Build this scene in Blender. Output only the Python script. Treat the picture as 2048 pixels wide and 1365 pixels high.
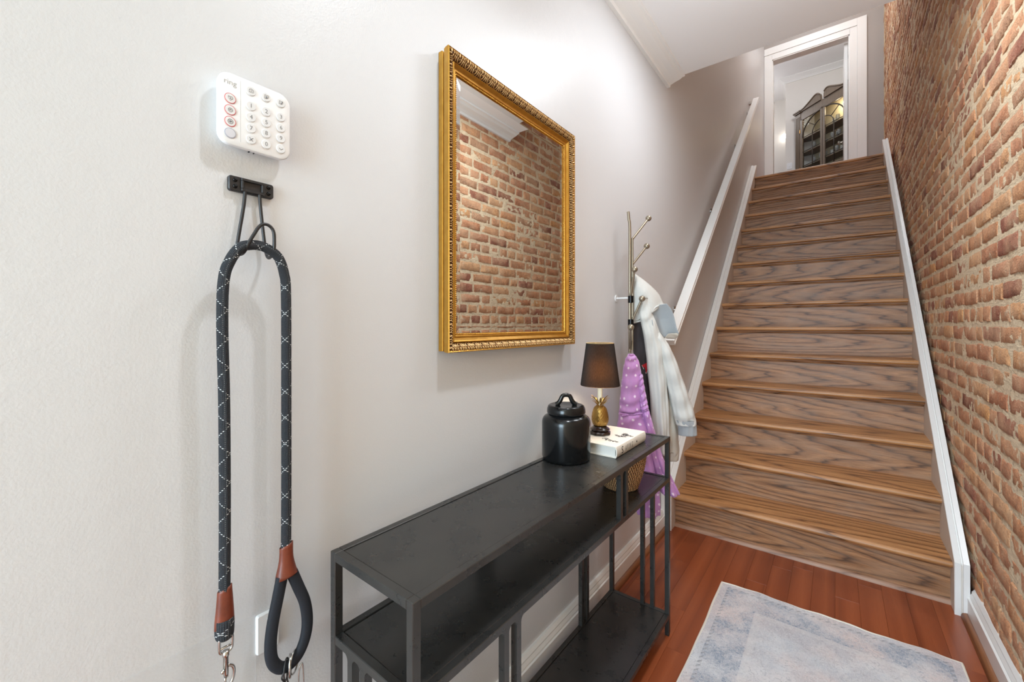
import bpy, bmesh, math, random
import numpy as np
from mathutils import Vector, Matrix

# ------------------------------------------------------------------ camera, world, light, exposure
for o in list(bpy.data.objects):
    bpy.data.objects.remove(o)
SC = bpy.context.scene
COL = SC.collection
R = math.radians
YAW = R(37.7)
cam_d = bpy.data.cameras.new('camera'); cam = bpy.data.objects.new('camera', cam_d); COL.objects.link(cam)
cam.location = (0, 0, 1.2); cam.rotation_euler = (R(90), 0, YAW)
cam_d.sensor_width = 36.0; cam_d.lens = 836.0 / 2048 * 36.0; cam_d.shift_y = -32.0 / 2048; cam_d.clip_start = 0.02
SC.camera = cam
SC.view_settings.view_transform = 'Standard'; SC.view_settings.look = 'None'
SC.view_settings.gamma = 1.0; SC.view_settings.use_curve_mapping = False
SC.view_settings.exposure = 0.0
SC.cycles.use_denoising = True
SC.cycles.max_bounces = 10; SC.cycles.diffuse_bounces = 8; SC.cycles.glossy_bounces = 5
SC.cycles.caustics_reflective = False; SC.cycles.caustics_refractive = False
wd = bpy.data.worlds.new('world'); SC.world = wd; wd.use_nodes = True
wd.node_tree.nodes['Background'].inputs[0].default_value = (0.75, 0.85, 1.0, 1)
wd.node_tree.nodes['Background'].inputs[1].default_value = 0.6

def light(name, kind, loc, rot, energy, color, **kw):
    d = bpy.data.lights.new(name, kind); d.energy = energy; d.color = color
    for k, v in kw.items(): setattr(d, k, v)
    o = bpy.data.objects.new(name, d); COL.objects.link(o); o.location = loc; o.rotation_euler = rot
    return o
# recessed downlight in the hall ceiling, daylight through the glazed front door behind the camera,
# the lights of the upper floor
light('hall_downlight', 'SPOT', (-0.17, 0.76, 2.67), (0, 0, 0), 58, (0.86, 0.93, 1.0), spot_size=R(128), spot_blend=1.0, shadow_soft_size=0.05)
light('hall_fill_disk', 'AREA', (-0.16, 1.95, 2.66), (0, 0, 0), 12.5, (0.88, 0.94, 1.0), shape='DISK', size=0.42)  # added soft fill under the ceiling, brightens the deeper hall
light('hall_fill_point', 'POINT', (-0.16, 1.70, 2.50), (0, 0, 0), 5, (0.88, 0.94, 1.0), shadow_soft_size=0.10)  # added fill without a fixture, lifts the ceiling and upper walls
light('front_door_daylight', 'AREA', (-0.18, -2.42, 1.25), (R(90), 0, 0), 128, (0.66, 0.86, 1.0), shape='RECTANGLE', size=1.1, size_y=2.1)
light('dining_light', 'POINT', (-0.25, 7.75, 5.5), (0, 0, 0), 19, (0.96, 0.97, 1.0), shadow_soft_size=0.12)
light('passage_light', 'POINT', (-1.5, 9.0, 5.2), (0, 0, 0), 17, (0.95, 0.97, 1.0), shadow_soft_size=0.12)
light('landing_light', 'POINT', (-0.2, 5.6, 5.45), (0, 0, 0), 46, (0.87, 0.935, 1.0), shadow_soft_size=0.15)

# ------------------------------------------------------------------ helpers
rng = np.random.default_rng(7)
random.seed(7)

def lin(c):
    return tuple(((v / 255) / 12.92 if v / 255 <= 0.04045 else ((v / 255 + 0.055) / 1.055) ** 2.4) for v in c)

class M:
    """small node-tree builder"""
    def __init__(s, name):
        s.m = bpy.data.materials.new(name); s.m.use_nodes = True
        s.t = s.m.node_tree; s.t.nodes.clear()
        s.out = s.t.nodes.new('ShaderNodeOutputMaterial')
    def n(s, typ, props=None, **ins):
        nd = s.t.nodes.new('ShaderNode' + typ)
        for k, v in (props or {}).items(): setattr(nd, k, v)
        for k, v in ins.items():
            key = int(k[1:]) if k[0] == '_' and k[1:].isdigit() else k.replace('_', ' ')
            s.set(nd.inputs[key], v)
        return nd
    def set(s, sock, v):
        if isinstance(v, bpy.types.NodeSocket): s.t.links.new(v, sock)
        elif isinstance(v, bpy.types.Node): s.t.links.new(v.outputs[0], sock)
        else:
            if sock.type == 'RGBA' and len(v) == 3: v = (*v, 1)
            sock.default_value = v
    def math(s, op, a, b=0.0, c=0.0):
        return s.n('Math', {'operation': op}, _0=a, _1=b, _2=c).outputs[0]
    def vmul(s, v, k):
        return s.n('VectorMath', {'operation': 'MULTIPLY'}, _0=v, _1=k).outputs[0]
    def vadd(s, v, k):
        return s.n('VectorMath', {'operation': 'ADD'}, _0=v, _1=k).outputs[0]
    def noise(s, v, scale, detail=4.0, rough=0.55, dist=0.0):
        return s.n('TexNoise', None, Vector=v, Scale=scale, Detail=detail, Roughness=rough, Distortion=dist)
    def ramp(s, fac, stops, interp='LINEAR'):
        nd = s.t.nodes.new('ShaderNodeValToRGB'); s.set(nd.inputs[0], fac)
        cr = nd.color_ramp; cr.interpolation = interp
        while len(cr.elements) < len(stops): cr.elements.new(0.5)
        for e, (p, c) in zip(cr.elements, stops):
            e.position = p; e.color = (*c, 1) if len(c) == 3 else c
        return nd.outputs[0]
    def mix(s, fac, a, b, mode='MIX'):
        nd = s.t.nodes.new('ShaderNodeMix'); nd.data_type = 'RGBA'; nd.blend_type = mode
        s.set(nd.inputs[0], fac); s.set(nd.inputs[6], a); s.set(nd.inputs[7], b)
        return nd.outputs[2]
    def bump(s, h, strength=0.3, dist=0.01):
        return s.n('Bump', None, Height=h, Strength=strength, Distance=dist).outputs[0]
    def bsdf(s, **ins):
        nd = s.n('BsdfPrincipled', None, **ins); s.t.links.new(nd.outputs[0], s.out.inputs[0]); return nd
    @property
    def obj(s): return s.n('TexCoord').outputs['Object']
    @property
    def pos(s): return s.n('NewGeometry').outputs['Position']
    @property
    def rnd(s): return s.n('ObjectInfo').outputs['Random']

def plain(name, c, rough=0.5, metal=0.0, spec=0.5, bump=0.0, bscale=200.0, **kw):
    m = M(name); ins = dict(Base_Color=lin(c), Roughness=rough, Metallic=metal)
    nd = m.bsdf(**ins); nd.inputs['Specular IOR Level'].default_value = spec
    for k, v in kw.items(): m.set(nd.inputs[k.replace('_', ' ')], v)
    if bump:
        m.set(nd.inputs['Normal'], m.bump(m.noise(m.obj, bscale).outputs[0], bump, 0.002))
    return m.m

def mesh_obj(name, V, F, mat, parent=None, smooth=False, uv=None, world=True, sharp=None):
    me = bpy.data.meshes.new(name)
    V = np.asarray(V, float).reshape(-1, 3)
    if parent is not None and world: V = V - np.array(root_loc(parent))
    me.from_pydata(V.tolist(), [], [list(map(int, f)) for f in F]); me.update()
    if uv is not None:
        l = me.uv_layers.new(name='UVMap'); vi = np.zeros(len(me.loops), int); me.loops.foreach_get('vertex_index', vi)
        l.data.foreach_set('uv', np.asarray(uv, np.float32)[vi].ravel())
    if smooth:
        me.polygons.foreach_set('use_smooth', [True] * len(me.polygons))
        if sharp is not None: me.set_sharp_from_angle(angle=R(sharp))
    if mat is not None:
        for mm in (mat if isinstance(mat, (list, tuple)) else [mat]): me.materials.append(mm)
    o = bpy.data.objects.new(name, me); COL.objects.link(o)
    if parent is not None: o.parent = parent
    return o

def root_loc(p):
    while p.parent is not None: p = p.parent
    return p.location if not p.get('_local') else (0, 0, 0)

def bm_obj(name, bm, mat, parent=None, smooth=False, world=True, sharp=35):
    bmesh.ops.recalc_face_normals(bm, faces=bm.faces)
    bm.verts.ensure_lookup_table(); bm.verts.index_update()
    V = [v.co[:] for v in bm.verts]; F = [[v.index for v in f.verts] for f in bm.faces]
    bm.free()
    return mesh_obj(name, V, F, mat, parent, smooth, world=world, sharp=sharp if smooth else None)

def recenter(o):
    """puts the origin of a part at its own centre, so the wood figure differs from board to board"""
    me = o.data; n = len(me.vertices); c = np.zeros(n * 3); me.vertices.foreach_get('co', c); c = c.reshape(-1, 3)
    m = (c.min(0) + c.max(0)) / 2; me.vertices.foreach_set('co', (c - m).ravel()); o.location = m; me.update(); return o

def tag(o, label=None, cat=None, group=None, kind=None):
    if label: o['label'] = label
    if cat: o['category'] = cat
    if group: o['group'] = group
    if kind: o['kind'] = kind
    return o

def thing(name, label, cat, loc, group=None, rotz=0.0, local=False):
    o = bpy.data.objects.new(name, None); COL.objects.link(o); o.location = loc; o.rotation_euler = (0, 0, rotz)
    o.empty_display_size = 0.05
    if local: o['_local'] = 1
    return tag(o, label, cat, group)

def box(bm, x0, x1, y0, y1, z0, z1, bev=0.0, seg=1):
    r = bmesh.ops.create_cube(bm, size=1.0)
    vs = r['verts']
    for v in vs:
        v.co = Vector((x0 + (v.co.x + .5) * (x1 - x0), y0 + (v.co.y + .5) * (y1 - y0), z0 + (v.co.z + .5) * (z1 - z0)))
    if bev > 0:
        es = list({e for v in vs for e in v.link_edges})
        bmesh.ops.bevel(bm, geom=es, offset=bev, segments=seg, profile=0.5, affect='EDGES')
    return bm

def boxes(name, L, mat, parent=None, bev=0.0, smooth=False, world=True):
    bm = bmesh.new()
    for b in L: box(bm, *b, bev=bev)
    return bm_obj(name, bm, mat, parent, smooth, world)

def prism(bm, poly, f0, f1):
    """poly of points mapped by f0 (first cap) and f1 (second cap)"""
    a = [bm.verts.new(f0(p)) for p in poly]; b = [bm.verts.new(f1(p)) for p in poly]
    n = len(poly)
    bm.faces.new(a); bm.faces.new(b[::-1])
    for i in range(n): bm.faces.new((a[i], b[i], b[(i + 1) % n], a[(i + 1) % n]))

def lathe_data(prof, n=40, cx=0, cy=0, closed=True):
    V, F = [], []
    for r, z in prof:
        for i in range(n):
            a = 2 * math.pi * i / n; V.append((cx + r * math.cos(a), cy + r * math.sin(a), z))
    k = len(prof)
    for j in range(k - 1):
        for i in range(n):
            F.append((j * n + i, j * n + (i + 1) % n, (j + 1) * n + (i + 1) % n, (j + 1) * n + i))
    if closed:
        F.append(tuple(range(n))[::-1]); F.append(tuple((k - 1) * n + i for i in range(n)))
    return V, F

def spline(pts, n):
    """Catmull-Rom through pts (any dimension), n samples"""
    P = np.asarray(pts, float); P = np.vstack([2 * P[0] - P[1], P, 2 * P[-1] - P[-2]])
    out = []
    m = len(P) - 3
    for t in np.linspace(0, m, n):
        i = min(int(t), m - 1); u = t - i
        a, b, c, d = P[i], P[i + 1], P[i + 2], P[i + 3]
        out.append(0.5 * (2 * b + (c - a) * u + (2 * a - 5 * b + 4 * c - d) * u ** 2 + (3 * b - a - 3 * c + d) * u ** 3))
    return np.array(out)

def tube_data(pts, r, n=10, closed=False, caps=True, squash=None):
    P = np.asarray(pts, float); k = len(P)
    rr = np.full(k, r) if np.isscalar(r) else np.asarray(r, float)
    T = np.gradient(P, axis=0)
    if closed: T = np.roll(P, -1, 0) - np.roll(P, 1, 0)
    T /= np.linalg.norm(T, axis=1)[:, None] + 1e-12
    ref = np.array([0.0, 0, 1]) if abs(T[0][2]) < .9 else np.array([1.0, 0, 0])
    N = ref - T[0] * ref.dot(T[0]); N /= np.linalg.norm(N)
    V, UV, F = [], [], []; L = 0
    for i in range(k):
        N = N - T[i] * N.dot(T[i]); N /= np.linalg.norm(N); B = np.cross(T[i], N)
        if i: L += np.linalg.norm(P[i] - P[i - 1])
        for j in range(n):
            a = 2 * math.pi * j / n
            V.append(P[i] + rr[i] * (math.cos(a) * N + math.sin(a) * B)); UV.append((j / n, L))
    for i in range(k if closed else k - 1):
        for j in range(n):
            i2 = (i + 1) % k
            F.append((i * n + j, i * n + (j + 1) % n, i2 * n + (j + 1) % n, i2 * n + j))
    if caps and not closed:
        F.append(tuple(range(n))[::-1]); F.append(tuple((k - 1) * n + j for j in range(n)))
    return V, F, UV

def join(parts):
    V, F = [], []
    for p in parts:
        o = len(V); V += [tuple(v) for v in p[0]]; F += [tuple(i + o for i in f) for f in p[1]]
    return V, F

def tube(name, pts, r, mat, parent=None, n=10, closed=False, world=True, samples=None):
    if samples: pts = spline(pts, samples)
    V, F, UV = tube_data(pts, r, n, closed)
    return mesh_obj(name, V, F, mat, parent, True, uv=UV, world=world, sharp=50)

def ball_data(c, r, n=12, m=8):
    prof = [(max(1e-4, r * math.sin(math.pi * i / m)), -r * math.cos(math.pi * i / m)) for i in range(m + 1)]
    V, F = lathe_data(prof, n); return [(v[0] + c[0], v[1] + c[1], v[2] + c[2]) for v in V], F

_lat = rng.random((32, 32, 32))
def vnoise(p):
    """value noise 0..1 on an (n,3) array"""
    p = np.asarray(p, float); i = np.floor(p).astype(int); f = p - i; f = f * f * (3 - 2 * f)
    out = 0
    for dx in (0, 1):
        for dy in (0, 1):
            for dz in (0, 1):
                w = (f[:, 0] if dx else 1 - f[:, 0]) * (f[:, 1] if dy else 1 - f[:, 1]) * (f[:, 2] if dz else 1 - f[:, 2])
                out = out + w * _lat[(i[:, 0] + dx) % 32, (i[:, 1] + dy) % 32, (i[:, 2] + dz) % 32]
    return out
def fbm(p, o=4):
    p = np.asarray(p, float); s = 0; a = 0.5
    for k in range(o): s = s + a * vnoise(p * 2 ** k + 7.3 * k); a *= 0.5
    return s / (1 - 0.5 ** o)

def sweep(name, prof, path, mat, parent=None, closed_prof=True, smooth=False):
    """prof: (x, n) pairs across; path: list of (y, z) in a plane of constant x with the mitred normal on the left of travel"""
    P = np.asarray(path, float); k = len(P); V = []
    d = np.diff(P, axis=0); d /= np.linalg.norm(d, axis=1)[:, None]
    nrm = np.stack([-d[:, 1], d[:, 0]], 1)
    for i in range(k):
        if i == 0: m = nrm[0]
        elif i == k - 1: m = nrm[-1]
        else:
            m = nrm[i - 1] + nrm[i]; m = m / (m.dot(nrm[i]) + 1e-9)
        for x, h in prof: V.append((x, P[i][0] + m[0] * h, P[i][1] + m[1] * h))
    n = len(prof); F = []
    for i in range(k - 1):
        for j in range(n):
            F.append((i * n + j, i * n + (j + 1) % n, (i + 1) * n + (j + 1) % n, (i + 1) * n + j))
    F.append(tuple(range(n))[::-1]); F.append(tuple((k - 1) * n + j for j in range(n)))
    bm = bmesh.new(); vs = [bm.verts.new(v) for v in V]
    for f in F: bm.faces.new([vs[i] for i in f])
    return bm_obj(name, bm, mat, parent, smooth)

def text_data(s, size):
    c = bpy.data.curves.new('t', 'FONT'); c.body = s; c.size = size; c.align_x = 'CENTER'; c.align_y = 'CENTER'; c.resolution_u = 3
    o = bpy.data.objects.new('t', c); COL.objects.link(o); bpy.context.view_layer.update()
    me = bpy.data.meshes.new_from_object(o.evaluated_get(bpy.context.evaluated_depsgraph_get()))
    V = [v.co[:] for v in me.vertices]; F = [tuple(p.vertices) for p in me.polygons]
    bpy.data.objects.remove(o); bpy.data.curves.remove(c); bpy.data.meshes.remove(me)
    return V, F

# ------------------------------------------------------------------ materials
def wall_paint(name, c, rough=0.5, strength=0.25):
    m = M(name); p = m.pos
    a = m.noise(p, 260, 3).outputs[0]; b = m.noise(p, 22, 3).outputs[0]
    h = m.math('ADD', a, m.math('MULTIPLY', b, 1.5))
    col = m.mix(m.noise(p, 1.6, 3).outputs[0], tuple(v * 0.97 for v in lin(c)), tuple(min(1, v * 1.02) for v in lin(c)))
    m.bsdf(Base_Color=col, Roughness=rough, Normal=m.bump(h, strength, 0.0016)); return m.m
M_WALL = wall_paint('white_wall_paint', (206, 206, 207), 0.42, 0.22)
M_WALL2 = wall_paint('upper_wall_paint', (224, 219, 212), 0.5, 0.12)
M_WALL3 = wall_paint('greige_wall_paint', (164, 156, 150), 0.5, 0.12)
M_CEIL = wall_paint('ceiling_paint', (238, 238, 238), 0.7, 0.08)
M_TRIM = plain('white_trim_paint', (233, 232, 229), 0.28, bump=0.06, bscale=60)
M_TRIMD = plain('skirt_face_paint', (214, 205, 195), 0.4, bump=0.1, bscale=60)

def wood(name, dark, mid, light, sc, ringdir, freq=22, rough=0.38, grain=1.0, bump=0.15, dist=2.4, wear_sheen=None, blend=0.25):
    """oak-like: stretched rings for the cathedral figure, fine pores along the board"""
    m = M(name); o = m.obj; r = m.rnd
    fr = lambda k: m.math('SUBTRACT', m.math('FRACT', m.math('MULTIPLY', r, k)), 0.5)
    big_ = lambda k, a: m.math('MULTIPLY', fr(k), a)
    amp = [4.4 if v < 0.5 else 0.22 for v in sc]
    off = m.n('CombineXYZ', None, X=big_(1.0, amp[0]), Y=big_(7.13, amp[1]), Z=big_(13.7, amp[2])).outputs[0]
    p = m.vadd(o, off); q = m.vmul(p, sc)
    wob = m.noise(m.vmul(p, tuple(v * 6 for v in sc)), 1.6, 3, 0.6)
    q2 = m.vadd(q, m.vmul(wob.outputs['Color'], (0.05, 0.05, 0.05)))
    w = m.n('TexWave', {'wave_type': 'RINGS', 'rings_direction': ringdir, 'wave_profile': 'SAW'}, Vector=q2, Scale=freq, Distortion=dist, Detail=3.0, Detail_Scale=1.4)
    por = m.noise(m.vmul(p, tuple(v * 90 if v > 0.5 else 3.0 for v in sc)), 5.0, 4, 0.7).outputs[0]
    big = m.noise(q, 4.0, 2).outputs[0]
    c = m.ramp(w.outputs['Fac'], [(0.0, dark), (0.16, mid), (0.6, light), (0.92, mid), (1.0, dark)])
    c = m.mix(m.ramp(por, [(0.40, (1, 1, 1)), (0.54, (0, 0, 0))]), c, tuple(v * 0.55 for v in dark), 'MIX') if grain > 1 else \
        m.mix(m.math('MULTIPLY', m.ramp(por, [(0.38, (1, 1, 1)), (0.54, (0, 0, 0))]), 0.55 * grain), c, dark)
    c = m.mix(m.math('MULTIPLY', big, blend), c, m.mix(m.rnd, mid, light))
    b = m.math('ADD', por, m.math('MULTIPLY', w.outputs['Fac'], 0.6))
    if wear_sheen: c = m.mix(m.math('MULTIPLY', m.ramp(m.noise(m.vmul(p, (2, 9, 9)), 3, 3).outputs[0], [(0.42, (0, 0, 0)), (0.7, (1, 1, 1))]), 0.5), c, wear_sheen)
    m.bsdf(Base_Color=c, Roughness=rough, Normal=m.bump(b, bump, 0.002)); return m.m
OD, OM, OL = lin((64, 42, 28)), lin((154, 107, 70)), lin((188, 139, 97))
M_RISER = wood('stained_oak_riser', OD, OM, OL, (0.09, 1, 1), 'Y', 15, 0.44, 1.0, 0.15, 4.5, wear_sheen=lin((160, 132, 110)))  # pale patches: worn finish plus daylight shine painted into the colour
M_TREAD = wood('stained_oak_tread', lin((90, 56, 32)), lin((168, 117, 72)), lin((196, 143, 92)), (0.09, 1, 1), 'Z', 9, 0.34, 0.6, 0.15, 6.5)
M_PLANK = wood('cherry_floor_plank', lin((108, 50, 26)), lin((128, 61, 32)), lin((156, 82, 47)), (1, 0.05, 1), 'Y', 5, 0.27, 0.35, 0.05, 6, None, 0.9)
M_SHOE = wood('brown_shoe_wood', lin((92, 52, 30)), lin((132, 82, 50)), lin((150, 98, 62)), (1, 0.06, 1), 'Y', 14, 0.4, 0.7, 0.1)
M_CAB = wood('grey_brown_cabinet_wood', lin((74, 62, 50)), lin((112, 96, 80)), lin((128, 112, 94)), (1, 1, 0.08), 'Z', 16, 0.45, 0.5, 0.1)
M_DARKWOOD = plain('dark_lacquered_wood', (40, 24, 18), 0.22)

MORT = lin((222, 202, 172))
BRK = [(203, 138, 98), (216, 154, 109), (168, 100, 76), (209, 146, 104), (222, 165, 115), (197, 129, 91), (158, 94, 70), (217, 159, 113), (206, 143, 101), (191, 126, 90), (222, 160, 101), (212, 153, 112), (194, 145, 110), (208, 143, 98), (200, 137, 102), (220, 167, 121)]
def brick_mat(name, single):
    m = M(name); p = m.pos
    r = m.rnd if single else m.n('Attribute', {'attribute_name': 'tint'}).outputs['Fac']
    k = len(BRK)
    c = m.ramp(r, [(i / k, lin(b)) for i, b in enumerate(BRK)], 'CONSTANT')
    n1 = m.noise(p, 34, 5, 0.65).outputs[0]; n2 = m.noise(p, 9, 3).outputs[0]; n3 = m.noise(p, 150, 3, 0.7).outputs[0]
    c = m.mix(m.ramp(n1, [(0.34, (0.85, 0.85, 0.85)), (0.60, (0, 0, 0))]), c, m.mix(1.0, c, (0.62, 0.55, 0.52), 'MULTIPLY'))
    c = m.mix(m.ramp(n2, [(0.42, (0, 0, 0)), (0.72, (0.8, 0.8, 0.8))]), c, lin((210, 166, 130)))
    sm = m.math('MULTIPLY', m.noise(p, 16, 6, 0.72).outputs[0], 1.0)
    c = m.mix(m.ramp(sm, [(0.60, (0, 0, 0)), (0.68, (0.8, 0.8, 0.8))]), c, MORT)
    c = m.mix(m.ramp(n3, [(0.30, (0.8, 0.8, 0.8)), (0.42, (0, 0, 0))]), c, m.mix(1.0, c, (0.5, 0.44, 0.40), 'MULTIPLY'))
    c = m.mix(m.ramp(m.noise(p, 260, 3, 0.8).outputs[0], [(0.56, (0, 0, 0)), (0.66, (0.6, 0.6, 0.6))]), c, MORT)
    h = m.math('ADD', m.math('MULTIPLY', n1, 1.0), m.math('MULTIPLY', n3, 0.6))
    m.bsdf(Base_Color=c, Roughness=0.85, Normal=m.bump(h, 1.0, 0.008)); return m.m
M_BRICK = brick_mat('old_red_brick', True); M_BRICKS = brick_mat('old_red_brick_far', False)
def mortar_mat():
    m = M('sandy_lime_mortar'); p = m.pos
    n1 = m.noise(p, 60, 6, 0.7).outputs[0]; n2 = m.noise(p, 7, 3).outputs[0]
    c = m.mix(n2, lin((222, 196, 160)), lin((238, 216, 184)))
    c = m.mix(m.ramp(n1, [(0.28, (0.8, 0.8, 0.8)), (0.46, (0, 0, 0))]), c, lin((140, 112, 90)))
    cr = m.noise(m.vmul(p, (1, 9, 42)), 1.6, 5, 0.7, 0.6).outputs[0]
    c = m.mix(m.ramp(cr, [(0.30, (0.9, 0.9, 0.9)), (0.37, (0, 0, 0))]), c, lin((96, 74, 60)))
    m.bsdf(Base_Color=c, Roughness=0.95, Normal=m.bump(m.math('ADD', n1, m.math('MULTIPLY', cr, 1.2)), 0.9, 0.008)); return m.m
M_MORTAR = mortar_mat()

def metal_black():
    m = M('blackened_steel'); o = m.obj
    n = m.noise(m.vmul(o, (1, 1, 1)), 14, 5, 0.65).outputs[0]; f = m.noise(m.vmul(o, (1, 12, 1)), 60, 2).outputs[0]
    c = m.mix(n, lin((54, 54, 54)), lin((80, 78, 75)))
    rr = m.math('ADD', m.math('MULTIPLY', n, 0.24), 0.17)
    m.bsdf(Base_Color=c, Roughness=rr, Metallic=0.55, Normal=m.bump(f, 0.03, 0.001)); return m.m
M_STEEL = metal_black()
M_PANEL = M_STEEL
M_BLKPLASTIC = plain('black_hook_finish', (36, 35, 36), 0.42)
M_WHITEPLASTIC = plain('white_plastic', (228, 228, 228), 0.35)
M_BUTTON = plain('button_white', (219, 219, 219), 0.4)
M_GREYPRINT = plain('grey_print', (120, 120, 122), 0.6)
M_REDRING = plain('red_ring', (206, 96, 96), 0.4)
M_CHROME = plain('nickel', (196, 194, 190), 0.22, 1.0)
M_DARKSCREW = plain('dark_screw', (30, 30, 31), 0.25, 0.8)

# ------------------------------------------------------------------ setting
W = -0.815          # left wall plane
YB = -2.4           # wall with the glazed front door behind the camera
YA = -1.1           # skirtings and boards are built from here on
YE = 7.05           # wall with the doorway at the top of the stairs
ZC = 2.70           # hall ceiling
ZU = 2.9625         # upper floor
ZT = 5.72           # upper ceiling
def BX(y): return 0.452 + 0.0075 * (np.asarray(y) - 2.5)   # brick face plane

def struct(name, bm_or_boxes, mat, **k):
    o = boxes(name, bm_or_boxes, mat) if isinstance(bm_or_boxes, list) else bm_or_boxes
    o['kind'] = 'structure'; return o

struct('wall_left', [(W - 0.12, W, YB, YE + 0.15, 0, ZT)], M_WALL)
struct('ceiling', [(W, 0.70, YB, 2.61, ZC, ZU - 0.02)], M_CEIL)
# end wall behind the camera with the opening of the glazed front door
struct('wall_front', [(W, -0.74, YB - 0.1, YB, 0, ZC), (0.38, 0.7, YB - 0.1, YB, 0, ZC), (-0.74, 0.38, YB - 0.1, YB, 2.32, ZC), (-0.74, 0.38, YB - 0.1, YB, 0, 0.18)], M_WALL)

# floor planks
floor = mesh_obj('floor', *join([([(W, YB, -0.02), (0.6, YB, -0.02), (0.6, 2.75, -0.02), (W, 2.75, -0.02)], [(0, 1, 2, 3)])]), M_PLANK); floor['kind'] = 'structure'
pw = 0.083
for i, kx in enumerate(range(-10, 6)):
    x0 = max(kx * pw, W); x1 = min((kx + 1) * pw, 0.455)
    if x1 - x0 < 0.01: continue
    y = YA - random.random() * 0.6
    if kx == -6: y = 1.585 - 1.4
    first = True
    while y < 2.6:
        L = 1.4 if kx == -6 else random.uniform(0.75, 1.45)
        y0 = max(y, YA); y1 = min(y + L, 2.60)
        if y1 - y0 > 0.02:
            bm = bmesh.new(); box(bm, x0 + .0002, x1 - .0002, y0 + .0002, y1 - .0002, -0.018, random.uniform(-0.0002, 0.0002), 0.0005)
            recenter(bm_obj('plank', bm, M_PLANK, floor))
        y += L

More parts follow.
